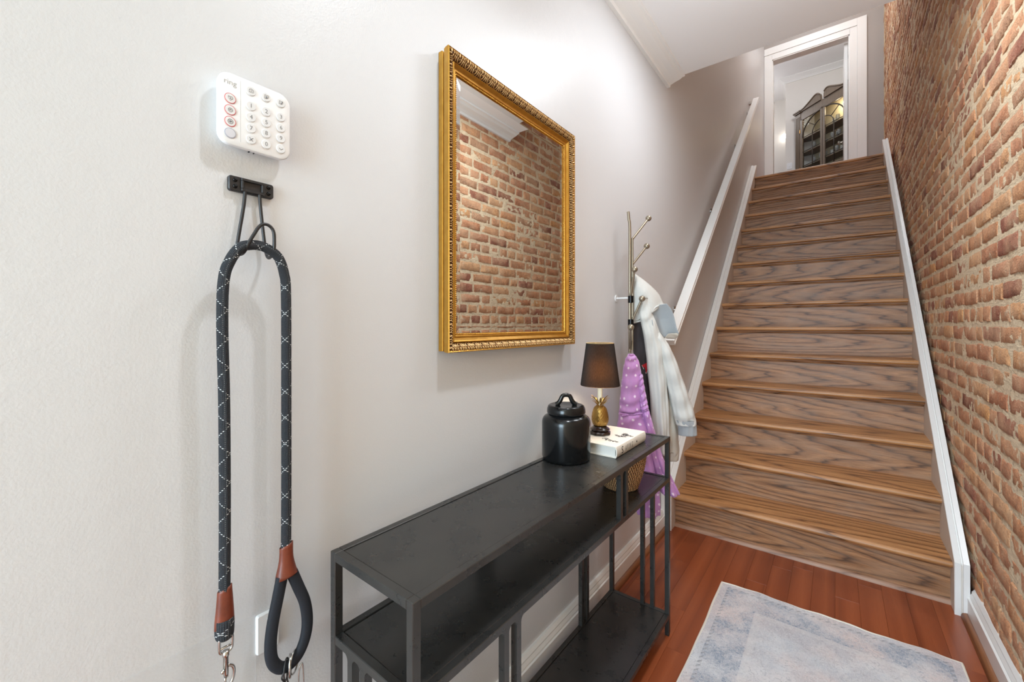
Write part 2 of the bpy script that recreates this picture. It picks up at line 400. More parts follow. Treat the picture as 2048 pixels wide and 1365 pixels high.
# brick wall: mortar surface, then every brick
PITCH = 0.0745; Z0 = 1.2035
def build_bricks():
    ys = np.arange(0.5, YE + 0.001, 0.0125); zs = np.arange(0.0, ZT, 0.0125)
    Y, Z = np.meshgrid(ys, zs, indexing='ij'); keep = np.ones_like(Y, bool)
    p = np.stack([Y.ravel() * 0 + 3, Y.ravel(), Z.ravel()], 1)
    n = fbm(p * 9, 4) - 0.5; n2 = fbm(p * 48, 3) - 0.5; n3 = np.clip(fbm(p * 5 + 20, 3) - 0.58, 0, 1)
    X = BX(Y).ravel() + 0.0022 - 0.006 * n - 0.008 * n2 - 0.008 * n3
    V = np.stack([X, Y.ravel(), Z.ravel()], 1)
    a, b = Y.shape; idx = np.arange(a * b).reshape(a, b)
    F = np.stack([idx[:-1, :-1], idx[:-1, 1:], idx[1:, 1:], idx[1:, :-1]], -1).reshape(-1, 4)
    cy = ys[F[:, 0] // b]; cz = zs[F[:, 0] % b]
    F = F[~((cy < 2.6) & (cz > 2.72))]
    w = mesh_obj('wall_right', V, F, M_MORTAR, smooth=True); w['kind'] = 'structure'
    blk = boxes('backing', [(0.468, 0.70, YB, 0.51, 0, ZC), (0.52, 0.75, 0.5, YE + 0.1, 0, ZT)], M_MORTAR, w)
    # brick shapes
    def shape(L, H):
        k = 10; pts = []
        base = [(-1, -1), (-0.5, -1.02), (0, -1), (0.5, -1.0), (1, -1), (1, 1), (0.5, 1.0), (0, 1), (-0.5, 1.02), (-1, 1)]
        j = lambda s: random.uniform(-s, s)
        out = [(a * L / 2 + j(0.004), b * H / 2 + j(0.003)) for a, b in base]
        d0 = [j(0.0015) for _ in out]
        V = [(0.035, a, b) for a, b in out] + [(0.004 + d, a, b) for (a, b), d in zip(out, d0)]
        V += [(-0.0005 + j(0.0018), a * (1 - 0.008 / L - j(0.006)), b * (1 - 0.009 / H - j(0.02))) for a, b in out]
        V += [(-0.0018 + j(0.002), -L * 0.2, j(0.008)), (-0.0018 + j(0.002), L * 0.2, j(0.008))]
        F = []
        for r in (0, 1):
            for i in range(k): F.append((r * k + i, r * k + (i + 1) % k, (r + 1) * k + (i + 1) % k, (r + 1) * k + i))
        c0, c1 = 3 * k, 3 * k + 1; q = lambda i: 2 * k + i % k
        for i in (7, 8, 9, 0, 1): F.append((q(i), q(i + 1), c0))
        for i in (2, 3, 4, 5, 6): F.append((q(i), q(i + 1), c1))
        F += [(q(2), c1, c0), (q(7), c0, c1)]
        return np.array(V), [f[::-1] for f in F]
    S = [shape(0.203, 0.061) for _ in range(14)]; Hd = [shape(0.098, 0.061) for _ in range(10)]
    def mk(nm, V, F):
        me = bpy.data.meshes.new(nm); me.from_pydata(V.tolist(), [], F); me.update()
        me.polygons.foreach_set('use_smooth', [True] * len(me.polygons)); me.set_sharp_from_angle(angle=R(50)); me.materials.append(M_BRICK); return me
    SM = [mk('brick', *s) for s in S]; HM = [mk('brick', *s) for s in Hd]
    L = []
    i0 = int(math.ceil((0.05 - Z0) / PITCH)); i1 = int((ZT - Z0) / PITCH)
    for i in range(i0, i1):
        z = Z0 + (i + 0.5) * PITCH; head = i % 7 == 0
        step = 0.109 if head else 0.2165
        y = 0.55 + (0.0 if head else (i % 2) * 0.108) + random.uniform(-0.03, 0.03)
        while y < YE - 0.03:
            half = (not head) and random.random() < 0.10
            st = 0.109 if half else step * random.uniform(0.965, 1.03)
            if y + st > YE - 0.005: break
            if not (y < 2.6 and z > ZC + 0.0):
                L.append((y + st / 2, z + random.uniform(-.003, .003), head or half, st))
            y += st
    c, s = math.cos(YAW), math.sin(YAW)
    def score(b):
        x = float(BX(b[0])); f = -s * x + c * b[0]; r = c * x + s * b[0]
        if f <= 0.1: return -1
        px = 1024 + 836 * r / f; py = 650.5 - 836 * (b[1] - 1.2) / f
        if not (1740 < px < 2060 and -20 < py < 1385): return -1
        return b[3] / f ** 2 * (0.45 / f)
    L.sort(key=score, reverse=True)
    VV, FF, TT = [], [], []; nv = 0
    for k, (y, z, hd, st) in enumerate(L):
        q = random.randrange(len(Hd) if hd else len(S))
        sy = (st - 0.0165) / (0.098 if hd else 0.203) * random.uniform(0.985, 1.01); sz = random.uniform(0.89, 0.98)
        x = float(BX(y)) + random.uniform(-0.0016, 0.002); rx, rz = random.uniform(-.016, .016), random.uniform(-.011, .011)
        if k < 300:
            o = bpy.data.objects.new('brick', (HM if hd else SM)[q]); COL.objects.link(o); o.parent = w
            o.location = (x, y, z); o.rotation_euler = (rx, 0, rz); o.scale = (1, sy, sz)
        else:
            V, F = (Hd if hd else S)[q]
            Vr = V * np.array([1, sy, sz]); cx, sx = math.cos(rx), math.sin(rx)
            Vr = np.stack([Vr[:, 0] - rz * Vr[:, 1], Vr[:, 1] * cx - Vr[:, 2] * sx, Vr[:, 1] * sx + Vr[:, 2] * cx], 1) + np.array([x, y, z])
            VV.append(Vr); FF += [tuple(i + nv for i in f) for f in F]; nv += len(V); TT += [random.random()] * len(V)
    o = mesh_obj('brick_courses', np.concatenate(VV), FF, M_BRICKS, w, True, sharp=50); o['kind'] = 'stuff'
    at = o.data.attributes.new('tint', 'FLOAT', 'POINT'); at.data.foreach_set('value', TT)
build_bricks()

# crown mouldings of the hall
def crown(name, sgn, xw, y0, y1, zc, mat=M_TRIM, pr=0.105, dr=0.048):
    prof = [(0, 0), (pr, 0), (pr, -0.010), (pr - 0.014, -0.012), (pr * 0.72, -0.020), (pr * 0.45, -0.026), (pr * 0.22, -dr * 0.72), (0.020, -dr * 0.85), (0.018, -dr), (0, -dr)]
    bm = bmesh.new(); prism(bm, prof, lambda p: (xw + sgn * p[0], y0, zc + p[1]), lambda p: (xw + sgn * p[0], y1, zc + p[1]))
    o = bm_obj(name, bm, mat); o['kind'] = 'structure'; return o
crown('trim_1', 1, W, YA, 2.61, ZC)
crown('trim_2', -1, 0.452, YA, 2.61, ZC)

# baseboards with stained shoe moulding
def baseboard(name, xw, sgn, y0, y1, h, t):
    prof = [(0, 0), (t, 0), (t, h * 0.68), (t * 0.78, h * 0.70), (t * 0.82, h * 0.76), (t * 0.60, h * 0.86), (t * 0.62, h * 0.90), (t * 0.35, h), (0, h)]
    bm = bmesh.new(); prism(bm, prof, lambda p: (xw + sgn * p[0], y0, p[1]), lambda p: (xw + sgn * p[0], y1, p[1]))
    o = bm_obj(name, bm, M_TRIM); o['kind'] = 'structure'
    q = [(t, 0)] + [(t + 0.019 * math.cos(a), 0.021 * math.sin(a)) for a in np.linspace(0, math.pi / 2, 6)]
    bm = bmesh.new(); prism(bm, q, lambda p: (xw + sgn * p[0], y0, p[1]), lambda p: (xw + sgn * p[0], y1, p[1]))
    bm_obj('shoe_moulding', bm, M_SHOE, o, True)
baseboard('baseboard_left', W, 1, YA, 2.497, 0.116, 0.024)
baseboard('baseboard_right', 0.458, -1, YA, 2.492, 0.124, 0.030)

# ------------------------------------------------------------------ staircase
XL, XR = -0.757, 0.393
RISE, GO, Y1, YN = 0.1975, 0.2263, 2.58, 2.532
st = thing('staircase', 'steep stained oak staircase rising between white skirt boards', 'staircase', (0, 2.58, 0))
for k in range(15):
    z1 = RISE * (k + 1); z0 = RISE * k; yr = Y1 + GO * k; yn = YN + GO * k
    bm = bmesh.new(); box(bm, XL, XR, yr, yr + 0.02, z0 - 0.002, z1 - 0.028, 0.0)
    recenter(bm_obj('riser', bm, M_RISER, st))
    bm = bmesh.new(); prof = [(yn + 0.014 - 0.014 * math.cos(a), z1 - 0.014 - 0.014 * math.sin(a)) for a in np.linspace(-math.pi / 2, math.pi / 2, 9)]
    prof = prof + [(yr + GO if k < 14 else yr + 0.10, z1 - 0.028), (yr + GO if k < 14 else yr + 0.10, z1)]
    prism(bm, prof, lambda p: (XL, *p), lambda p: (XR, *p)); recenter(bm_obj('tread', bm, M_TREAD, st, True))
    bm = bmesh.new(); q = [(yr + 0.001, z1 - 0.028), (yr + 0.001, z1 - 0.048), (yr - 0.007, z1 - 0.046), (yr - 0.010, z1 - 0.040), (yr - 0.018, z1 - 0.034), (yr - 0.019, z1 - 0.028)]
    prism(bm, q, lambda p: (XL, *p), lambda p: (XR, *p)); recenter(bm_obj('cove_moulding', bm, M_RISER, st))
bm = bmesh.new(); q = [(Y1, 0)] + [(Y1 - 0.016 * math.cos(a), 0.020 * math.sin(a)) for a in np.linspace(0, math.pi / 2, 6)]
prism(bm, q, lambda p: (XL, *p), lambda p: (XR, *p)); recenter(bm_obj('shoe_moulding', bm, wood('stair_shoe_wood', lin((120, 84, 62)), lin((158, 118, 92)), lin((176, 138, 112)), (0.09, 1, 1), 'Y', 14, 0.4, 0.6), st, True))
YS, ZS, SL = 2.497, 0.214, 0.874
YT = 5.85; ZTP = ZS + SL * (YT - YS)
for sgn, xa, xb in ((1, W + 0.001, XL), (-1, 0.437, XR)):
    poly = [(YS, 0), (YS, ZS - .006), (YT, ZTP - .006), (YT, ZU - 0.02), (YT - 0.05, ZU - 0.02), (YS + 0.4, 0)]
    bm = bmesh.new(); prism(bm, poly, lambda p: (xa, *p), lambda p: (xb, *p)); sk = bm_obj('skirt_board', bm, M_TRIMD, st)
    wd_ = abs(xa - xb); u = lambda t: xb - sgn * t * wd_
    prof = [(u(-0.03), -0.004), (u(-0.03), 0.002), (u(0.02), 0.004), (u(0.40), 0.004), (u(0.44), -0.001), (u(0.52), -0.001), (u(0.56), 0.007), (u(0.96), 0.010), (u(1), 0.004), (u(1), -0.004)]
    sweep('cap_moulding', prof, [(YS, 0), (YS, ZS), (YT, ZTP)], M_TRIM, sk)

# handrail on the left wall
hr = thing('handrail', 'white painted wooden handrail climbing the plain wall beside the stairs', 'handrail', (W, 2.42, 1.1))
sl = 0.8465; y0, y1 = 2.415, 5.72
zz = lambda y: 1.158 + sl * (y - 2.468)
bm = bmesh.new(); nrm = (-sl / math.hypot(1, sl), 1 / math.hypot(1, sl))
prof = [(-0.775, -0.036), (-0.775, -0.003), (-0.772, 0), (-0.718, 0), (-0.715, -0.003), (-0.715, -0.012), (-0.719, -0.016), (-0.719, -0.022), (-0.715, -0.025), (-0.715, -0.034), (-0.717, -0.036)]
prism(bm, prof, lambda p: (p[0], y0 + nrm[0] * p[1], zz(y0) + nrm[1] * p[1]), lambda p: (p[0], y1 + nrm[0] * p[1], zz(y1) + nrm[1] * p[1]))
rail = bm_obj('rail', bm, M_TRIM, hr)
boxes('wall_return', [(W, -0.772, y1 - 0.045, y1, zz(y1) - 0.075, zz(y1) - 0.038)], M_TRIM, hr, 0.003)
for yb in (2.75, 3.75, 4.8, 5.55):
    V, F, _ = tube_data(spline([(W + .001, yb, zz(yb) - 0.10), (W + 0.035, yb, zz(yb) - 0.10), (-0.746, yb, zz(yb) - 0.085), (-0.745, yb, zz(yb) - 0.045)], 12), 0.006, 8)
    V2, F2, _ = tube_data([(W, yb, zz(yb) - 0.10), (W + 0.006, yb, zz(yb) - 0.10)], 0.024, 14)
    mesh_obj('bracket', *join([(V, F), (V2, F2)]), M_CHROME, hr, True, sharp=40)

# ------------------------------------------------------------------ upper floor: landing, doorway, room beyond
struct('floor_upper', [(-3.4, 0.75, 5.80, YE + 0.12, ZU - 0.25, ZU), (-3.4, 0.75, YE + 0.12, 12, ZU - 0.25, ZU)], M_PLANK)
struct('ceiling_upper', [(-3.4, 0.8, 2.4, 12, ZT, ZT + 0.1)], M_CEIL)
struct('wall_landing', [(W, 0.75, 2.40, 2.50, ZU - 0.1, ZT)], M_WALL2)
OXL, OXR, OZT = -0.722, 0.157, ZU + 2.055       # door opening
struct('wall_back', [(W, OXL, YE, YE + 0.12, ZU - 0.2, ZT), (OXR, 0.56, YE, YE + 0.12, ZU - 0.2, ZT), (OXL, OXR, YE, YE + 0.12, OZT, ZT)], M_WALL3)
d1 = struct('door_1', [(OXL - 0.0, OXL + 0.018, YE - 0.004, YE + 0.126, ZU, OZT), (OXR - 0.018, OXR, YE - 0.004, YE + 0.126, ZU, OZT), (OXL, OXR, YE - 0.004, YE + 0.126, OZT - 0.018, OZT)], M_TRIM)
def casing():
    t = 0.022; yf = YE
    zi, zo = OZT + 0.075, OZT + 0.17
    L = [(W + 0.002, OXL + 0.006, yf - 0.014, yf, ZU, zi), (OXR - 0.006, OXR + 0.070, yf - 0.014, yf, ZU, zi), (OXR + 0.0705, OXR + 0.167, yf - 0.024, yf, ZU + 0.20, zo),
         (OXL + 0.0065, OXR - 0.0065, yf - 0.014, yf, OZT - 0.006, zi), (W + 0.002, OXR + 0.070, yf - 0.024, yf, zi + 0.0005, zo), (OXR + 0.0705, OXR + 0.178, yf - 0.03, yf, ZU, ZU + 0.1995)]
    boxes('casing', L, M_TRIM, d1, 0.0015)
casing()
boxes('door_panel', [(OXR - 0.062, OXR - 0.022, YE + 0.13, YE + 0.92, ZU + 0.01, OZT - 0.03)], M_TRIM, d1, 0.003)
for zh in (ZU + 0.25, ZU + 1.05, ZU + 1.86):
    boxes('hinge', [(OXR - 0.0195, OXR - 0.017, YE + 0.05, YE + 0.122, zh - 0.05, zh + 0.05)], plain('hinge_steel', (150, 148, 145), 0.35, 0.9), d1)
V, F = lathe_data([(0.001, 0), (0.024, 0.001), (0.026, 0.006), (0.010, 0.010), (0.009, 0.03), (0.02, 0.036), (0.027, 0.05), (0.022, 0.062), (0.001, 0.066)], 16)
mesh_obj('knob', [(OXR - 0.062 - v[2], YE + 0.85 + v[0], ZU + 0.95 + v[1]) for v in V], F, plain('brushed_knob', (176, 170, 158), 0.3, 0.9), d1, True, sharp=40)
boxes('baseboard_landing', [(OXR + 0.178, 0.5, YE - 0.016, YE, ZU, ZU + 0.13)], M_TRIM, d1, 0.003)
# room beyond: back wall with outside corner, passage behind it
YD = 9.15; XD = -0.72
struct('wall_dining', [(XD, 0.75, YD, YD + 0.9, ZU, ZT)], M_WALL2)
struct('wall_passage', [(-3.4, XD + 0.05, 9.95, 10.05, ZU, ZT), (-3.4, -3.3, YE, 10, ZU, ZT), (0.56, 0.75, YE, YD, ZU, ZT)], M_WALL2)
prof = [(0, 0), (0.085, 0), (0.085, -0.012), (0.06, -0.03), (0.03, -0.055), (0.014, -0.075), (0.014, -0.09), (0, -0.09)]
bm = bmesh.new()
prism(bm, prof, lambda p: (XD - p[0], YD - p[0], ZT + p[1]), lambda p: (0.56, YD - p[0], ZT + p[1]))
prism(bm, prof, lambda p: (XD - p[0], YD - p[0], ZT + p[1]), lambda p: (XD - p[0], 9.95, ZT + p[1]))
struct('trim_3', bm_obj('trim_3', bm, M_TRIM), None)


# ------------------------------------------------------------------ upper room: vent, switch, lamp, cabinet
M_VENT = plain('grey_vent', (120, 112, 106), 0.5)
t = thing('ceiling_vent', 'dark grey return air vent high on the far wall seen through the doorway', 'vent', (-1.25, 9.94, 5.60))
boxes('frame', [(-1.75, -0.98, 9.93, 9.95, 5.47, 5.485), (-1.75, -0.98, 9.93, 9.95, 5.70, 5.715), (-1.38, -1.36, 9.925, 9.95, 5.485, 5.70), (-1.75, -1.74, 9.93, 9.95, 5.485, 5.70), (-0.99, -0.98, 9.93, 9.95, 5.485, 5.70)], M_TRIM, t)
for k in range(14): boxes('slat', [(-1.74, -0.99, 9.932, 9.946, 5.487 + k * 0.0153, 5.499 + k * 0.0153)], M_VENT, t)
t = thing('light_switch', 'small white switch plate on the wall beside the china cabinet', 'switch', (-0.66, YD, 4.1))
boxes('plate', [(-0.70, -0.62, YD - 0.006, YD, 4.05, 4.165)], M_WHITEPLASTIC, t, 0.002)
boxes('toggle', [(-0.668, -0.652, YD - 0.012, YD - 0.006, 4.09, 4.125)], M_WHITEPLASTIC, t, 0.002)
M_GLOW = plain('sconce_glow', (255, 250, 240), 0.4); M_GLOW.node_tree.nodes['Principled BSDF'].inputs['Emission Color'].default_value = (1, 0.96, 0.9, 1); M_GLOW.node_tree.nodes['Principled BSDF'].inputs['Emission Strength'].default_value = 8
t = thing('wall_sconce', 'tiny glowing wall sconce in the passage beyond the doorway', 'lamp', (-0.78, 9.9, 4.93))
mesh_obj('globe', *ball_data((-0.80, 9.87, 4.95), 0.045), M_GLOW, t, True)
V, F = lathe_data([(0.03, 0), (0.03, 0.012), (0.012, 0.016), (0.012, 0.06)], 16)
mesh_obj('mount', [(-0.80 + v[0], 9.95 - v[2], 4.95 + v[1]) for v in V], F, M_CHROME, t, True, sharp=40)

def cabinet():
    M0 = np.array([-0.16, 8.66, ZU]); e = np.array([0.7071, -0.7071, 0]); nn = np.array([-0.7071, -0.7071, 0])
    t = thing('china_cabinet', 'tall grey brown china cabinet with arched glazed doors and scrolled pediment', 'cabinet', tuple(M0))
    P = lambda u, v, z: tuple(M0 + e * u + nn * v + np.array([0, 0, z]))      # u along the front, v outward, z up
    def bxs(name, L, mat, par, bev=0.0):
        bm = bmesh.new()
        for b in L: box(bm, *b, bev=bev)
        for v in bm.verts: v.co = Vector(P(*v.co))
        return bm_obj(name, bm, mat, par)
    z0 = 0.80
    bxs('base_cabinet', [(-.58, .58, -.30, 0.02, 0, z0 - .03), (-.60, .60, -.32, 0.04, z0 - .03, z0)], M_CAB, t, 0.004)
    bxs('case', [(-.565, -.545, -.28, -0.02, z0, 2.0), (.545, .565, -.28, -0.02, z0, 2.0), (-.565, .565, -.28, -.26, z0, 2.0), (-.565, .565, -.28, 0, 1.98, 2.0), (-.455, .455, -0.028, -0.001, 1.878, 2.0)], M_CAB, t)
    for s in (-1, 1):
        a, b = sorted((s * .455, s * .565))
        pl = bxs('pilaster', [(a, b, -.03, .006, z0, 1.99)] + [(a + .012 + k * .019, a + .021 + k * .019, .006, .013, z0 + .06, 1.93) for k in range(5)], M_CAB, t)
        bxs('pilaster_cap', [(a - .012, b + .012, -.03, .03, 1.99, 2.01), (a - .02, b + .02, -.03, .045, 2.01, 2.035)], M_CAB, pl, .003)
        # half of the broken pediment, a swan-neck scroll
        top = spline([(s * .45, 2.02), (s * .36, 2.035), (s * .24, 2.085), (s * .13, 2.135), (s * .075, 2.13), (s * .045, 2.10)], 22)
        poly = [(u, z) for u, z in top] + [(s * .035, 2.07), (s * .03, 2.0), (s * .45, 2.0)]
        bm = bmesh.new(); prism(bm, poly, lambda p: P(p[0], -.02, p[1]), lambda p: P(p[0], .022, p[1])); pd = bm_obj('pediment', bm, M_CAB, t)
        V, F, _ = tube_data([P(u, .024, z) for u, z in top], 0.012, 8); mesh_obj('scroll_moulding', V, F, M_CAB, pd, True)
        # door: stiles, rails, arched spandrel, glazing bars, pane
        di, do = s * .005, s * .452
        a, b = sorted((di, do)); aL = lambda x0, x1: tuple(sorted((s * x0, s * x1)))
        d = bxs('door', [(*aL(.005, .045), -.012, .012, z0 + .02, 1.875), (*aL(.408, .452), -.012, .012, z0 + .02, 1.875), (a, b, -.012, .012, z0 + .02, z0 + .075), (a, b, -.012, .012, 1.845, 1.875)], M_CAB, t, .003)
        arc = [(s * .42 * math.cos(q) if False else s * (0.0 + .415 * math.cos(q)), 1.53 + .325 * math.sin(q)) for q in np.linspace(0.0, math.pi / 2 - .08, 16)]
        V, F, _ = tube_data([P(u, .002, z) for u, z in arc], 0.011, 6); mesh_obj('glazing_bar', V, F, M_CAB, d, True)
        arc2 = [(s * .205 * math.cos(q), 1.53 + .17 * math.sin(q)) for q in np.linspace(0, math.pi / 2, 12)]
        V, F, _ = tube_data([P(u, .002, z) for u, z in arc2], 0.008, 6); mesh_obj('glazing_bar', V, F, M_CAB, d, True)
        for q in (0.75,):
            V, F, _ = tube_data([P(s * r * .415 * math.cos(q), .002, 1.53 + r * .33 * math.sin(q)) for r in (.5, 1)], .006, 6); mesh_obj('glazing_bar', V, F, M_CAB, d, True)
        for zb in (1.53, 1.28, 1.03):
            V, F, _ = tube_data([P(s * .04, .002, zb), P(s * .412, .002, zb)], .007, 6); mesh_obj('glazing_bar', V, F, M_CAB, d, True)
        V, F, _ = tube_data([P(s * .207, .002, z0 + .07), P(s * .207, .002, 1.53)], .007, 6); mesh_obj('glazing_bar', V, F, M_CAB, d, True)
        g = M('cabinet_glass'); g.t.links.new(g.n('BsdfTransparent', None, Color=(0.97, 0.98, 0.97)).outputs[0], g.out.inputs[0])
        mx = g.n('MixShader'); gl = g.n('BsdfGlossy', None, Roughness=0.03)
        tr = [x for x in g.t.nodes if x.type == 'BSDF_TRANSPARENT'][0]
        g.set(mx.inputs[0], 0.008); g.t.links.new(tr.outputs[0], mx.inputs[1]); g.t.links.new(gl.outputs[0], mx.inputs[2]); g.t.links.new(mx.outputs[0], g.out.inputs[0])
        q = [aL(.04, .412)]
        mesh_obj('pane', [P(q[0][0], 0, z0 + .07), P(q[0][1], 0, z0 + .07), P(q[0][1], 0, 1.85), P(q[0][0], 0, 1.85)], [(0, 1, 2, 3)], g.m, d)
        for zh in (1.0, 1.66):
            bxs('hinge', [(*aL(.450, .462), .008, .016, zh - .03, zh + .03)], plain('brass_hinge', (176, 130, 60), .35, .9), d)
    for zs in (1.03, 1.28, 1.53):
        bxs('shelf', [(-.545, .545, -.26, -.03, zs - .012, zs)], M_CAB, t)
    o = light('cabinet_light', 'POINT', P(0.16, -.13, 1.83), (0, 0, 0), 3.0, (1.0, 0.88, 0.62), shadow_soft_size=0.03)
    # glassware on the shelves
    mg = M('clear_glassware'); mg.bsdf(Base_Color=(0.95, 0.95, 0.92), Roughness=0.06, **{'Transmission_Weight': 0.7, 'IOR': 1.3}); mg = mg.m
    Vg, Fg = lathe_data([(.026, 0), (.027, .003), (.006, .008), (.005, .05), (.012, .06), (.028, .085), (.030, .11), (.026, .14), (.024, .14), (.027, .11), (.026, .088), (.010, .064), (.001, .062)], 14, closed=False)
    Vt, Ft = lathe_data([(.028, 0), (.030, .004), (.034, .10), (.032, .10), (.027, .008), (.001, .008)], 14, closed=False)
    names = {1.53: 'upper', 1.28: 'middle', 1.03: 'lower'}
    bxs('back_panel', [(-.545, .545, -.262, -.255, z0, 1.98)], plain('cream_cabinet_lining', (214, 200, 168), .6), t)
    M_BAR = plain('dark_glazing_bar', (58, 48, 38), .45)
    for ch in t.children_recursive:
        if ch.name.startswith('glazing_bar'): ch.data.materials[0] = M_BAR
    spots = [(1.28, u, k) for k, u in ((0, .06), (0, .13), (0, .18), (1, .27), (1, .33), (1, .39), (1, -.17), (1, -.11), (0, -.30))] + [(1.03, u, k) for k, u in ((1, .06), (0, .14), (1, .24), (1, .31), (1, .38), (0, -.08), (0, -.16), (0, -.33))] + [(1.53, .10, 1), (1.53, .16, 0)]
    first = {}
    seen = {}; spots.sort(key=lambda q: q[1])
    for zs, u, k in spots:
        nm = 'wine_glass' if k == 0 else 'tumbler'
        if k not in first:
            V, F = (Vg, Fg) if k == 0 else (Vt, Ft)
            o = mesh_obj(nm, V, F, mg, None, True, sharp=60); first[k] = o
        else:
            o = first[k].copy(); COL.objects.link(o)
        o.location = P(u, -.12 - .03 * ((u * 100) % 2), zs + .0005)
        nth = seen.get((zs, k), 0); seen[(zs, k)] = nth + 1
        tag(o, '%s %s from the left, %s shelf of the china cabinet' % (('first', 'second', 'third', 'fourth', 'fifth', 'sixth')[nth], 'stemmed clear glass' if k == 0 else 'straight clear tumbler', names[zs]), 'glass', 'glassware in the china cabinet')
cabinet()

# ------------------------------------------------------------------ console table
TB = thing('console_table', 'long narrow blackened steel console table with two open shelves', 'table', (-0.6345, 1.0385, 0), rotz=R(-0.55), local=True)
HL, HW, B = 0.6195, 0.1235, 0.0165
def tbx(name, L, par=TB, mat=M_STEEL, bev=0.0012): return boxes(name, L, mat, par, bev, False, False)
for sx in (-1, 1):
    for sy in (-1, 1):
        x = sorted((sx * HW, sx * (HW - B))); y = sorted((sy * HL, sy * (HL - B)))
        lg = tbx('leg', [(*x, *y, 0.006, 0.768)])
        tbx('foot_cap', [(x[0] + .001, x[1] - .001, y[0] + .001, y[1] - .001, 0, 0.008)], lg, M_BLKPLASTIC, 0.001)
for z, nm in ((0.768, 'top_panel'), (0.612, 'middle_shelf'), (0.085, 'bottom_shelf')):
    h = 0.0165
    for sx in (-1, 1):
        x = sorted((sx * HW, sx * (HW - B))); tbx('rail', [(*x, -HL + B, HL - B, z - h, z)])
    for sy in (-1, 1):
        y = sorted((sy * HL, sy * (HL - B))); tbx('rail', [(-HW + B, HW - B, *y, z - h, z)])
    p = tbx(nm, [(-HW + B + .0015, HW - B - .0015, -HL + B + .0015, HL - B - .0015, z - .010, z - .002)], TB, M_PANEL, 0.0008)
def bar(cx, cy, z0, z1, axis):
    """square bar with the small weld fillets where it meets the rail above"""
    b = 0.0075; f = 0.012
    bm = bmesh.new(); q = [(-b, z0), (b, z0), (b, z1 - f)] + [(b + f - f * math.cos(a), z1 - f + f * math.sin(a)) for a in np.linspace(0, math.pi / 2, 5)] + \
        [(-b - f + f * math.cos(a), z1 - f + f * math.sin(a)) for a in np.linspace(math.pi / 2, 0, 5)] + [(-b, z1 - f)]
    if axis == 'y': prism(bm, q, lambda p: (cx - b, cy + p[0], p[1]), lambda p: (cx + b, cy + p[0], p[1]))
    else: prism(bm, q, lambda p: (cx + p[0], cy - b, p[1]), lambda p: (cx + p[0], cy + b, p[1]))
    bm_obj('bar', bm, M_STEEL, TB, world=False)
xf = HW - B / 2; yf = HL - B / 2
for s in (-1, 1):
    for d in (0.347, 0.387):
        bar(-s * xf, s * d, 0.084, 0.5965, 'y')                # lower pair on the front and back
        bar(s * 0.0 + s * (d - 0.330), s * yf, 0.084, 0.5965, 'x')   # pair on each end
    for d in (0.167, 0.207):
        bar(s * xf, s * d, 0.611, 0.7525, 'y')                 # upper pair

# ------------------------------------------------------------------ canister
M_CER = plain('black_glazed_ceramic', (17, 18, 19), 0.17, 0.0, 0.42)
jc = (-0.692, 1.183); z = 0.7665
t = thing('canister', 'black glazed ceramic canister with lid standing on the console table', 'canister', (jc[0], jc[1], z))
prof = [(.001, 0), (.070, 0), (.076, .004), (.0785, .012), (.0785, .118)] + [(.0595 + .019 * math.cos(a), .118 + .024 * math.sin(a)) for a in np.linspace(.15, 1.35, 8)] + [(.058, .146), (.054, .150), (.001, .150)]
V, F = lathe_data([(r, z + h) for r, h in prof], 64, *jc, closed=False); mesh_obj('body', V, F, M_CER, t, True, sharp=60)
prof = [(.050, .147), (.061, .148), (.0625, .152), (.0615, .163), (.058, .172), (.054, .1745), (.046, .1735), (.001, .173)]
V, F = lathe_data([(r, z + h) for r, h in prof], 64, *jc, closed=False); lid = mesh_obj('lid', V, F, M_CER, t, True, sharp=60)
hp = spline([(-.034, .175), (-.027, .178), (-.019, .188), (-.010, .204), (.010, .204), (.019, .188), (.027, .178), (.034, .175)], 30)
ax = np.array([0.79, 0.61])
V, F, _ = tube_data([(jc[0] + ax[0] * p[0], jc[1] + ax[1] * p[0], z + p[1]) for p in hp], [0.0065 + 0.002 * abs(k / 14.5 - 1) for k in range(30)], 12)
mesh_obj('lid_handle', V, F, M_CER, lid, True)

# ------------------------------------------------------------------ book
M_COVER = M('white_dust_jacket'); M_COVER.bsdf(Base_Color=lin((232, 226, 214)), Roughness=0.35); M_COVER = M_COVER.m
M_PAGES = M('page_edges'); sx_ = M_PAGES.n('TexWave', {'bands_direction': 'Z'}, Vector=M_PAGES.obj, Scale=260, Distortion=0.5)
M_PAGES.bsdf(Base_Color=M_PAGES.mix(sx_.outputs['Fac'], lin((214, 212, 206)), lin((234, 232, 226))), Roughness=0.8); M_PAGES = M_PAGES.m
M_INK = plain('black_ink', (40, 36, 33), 0.6)
bz = 0.7665; bt = 0.037; bx0, bx1, by0, by1 = -0.716, -0.558, 1.278, 1.538
t = thing('book', 'thick white hardback book lying on the console table under the pineapple lamp', 'book', (-0.637, 1.408, bz))
bm = bmesh.new(); th = 0.003
sp = [(bx1 - .006 + .006 * math.sin(a), bz + bt / 2 - (bt / 2) * math.cos(a)) for a in np.linspace(0, math.pi, 11)]
outer = [(bx0, bz)] + sp + [(bx0, bz + bt)]
inner = [(bx0, bz + bt - th)] + [(x - th * 1.2, bz + bt / 2 + (zz_ - bz - bt / 2) * (1 - 2 * th / bt)) for x, zz_ in sp[::-1]] + [(bx0, bz + th)]
prism(bm, outer + inner, lambda p: (p[0], by0, p[1]), lambda p: (p[0], by1, p[1])); bm_obj('cover', bm, M_COVER, t, True, sharp=30)
boxes('page_block', [(bx0 + .005, bx1 - .008, by0 + .004, by1 - .004, bz + th, bz + bt - th)], M_PAGES, t)
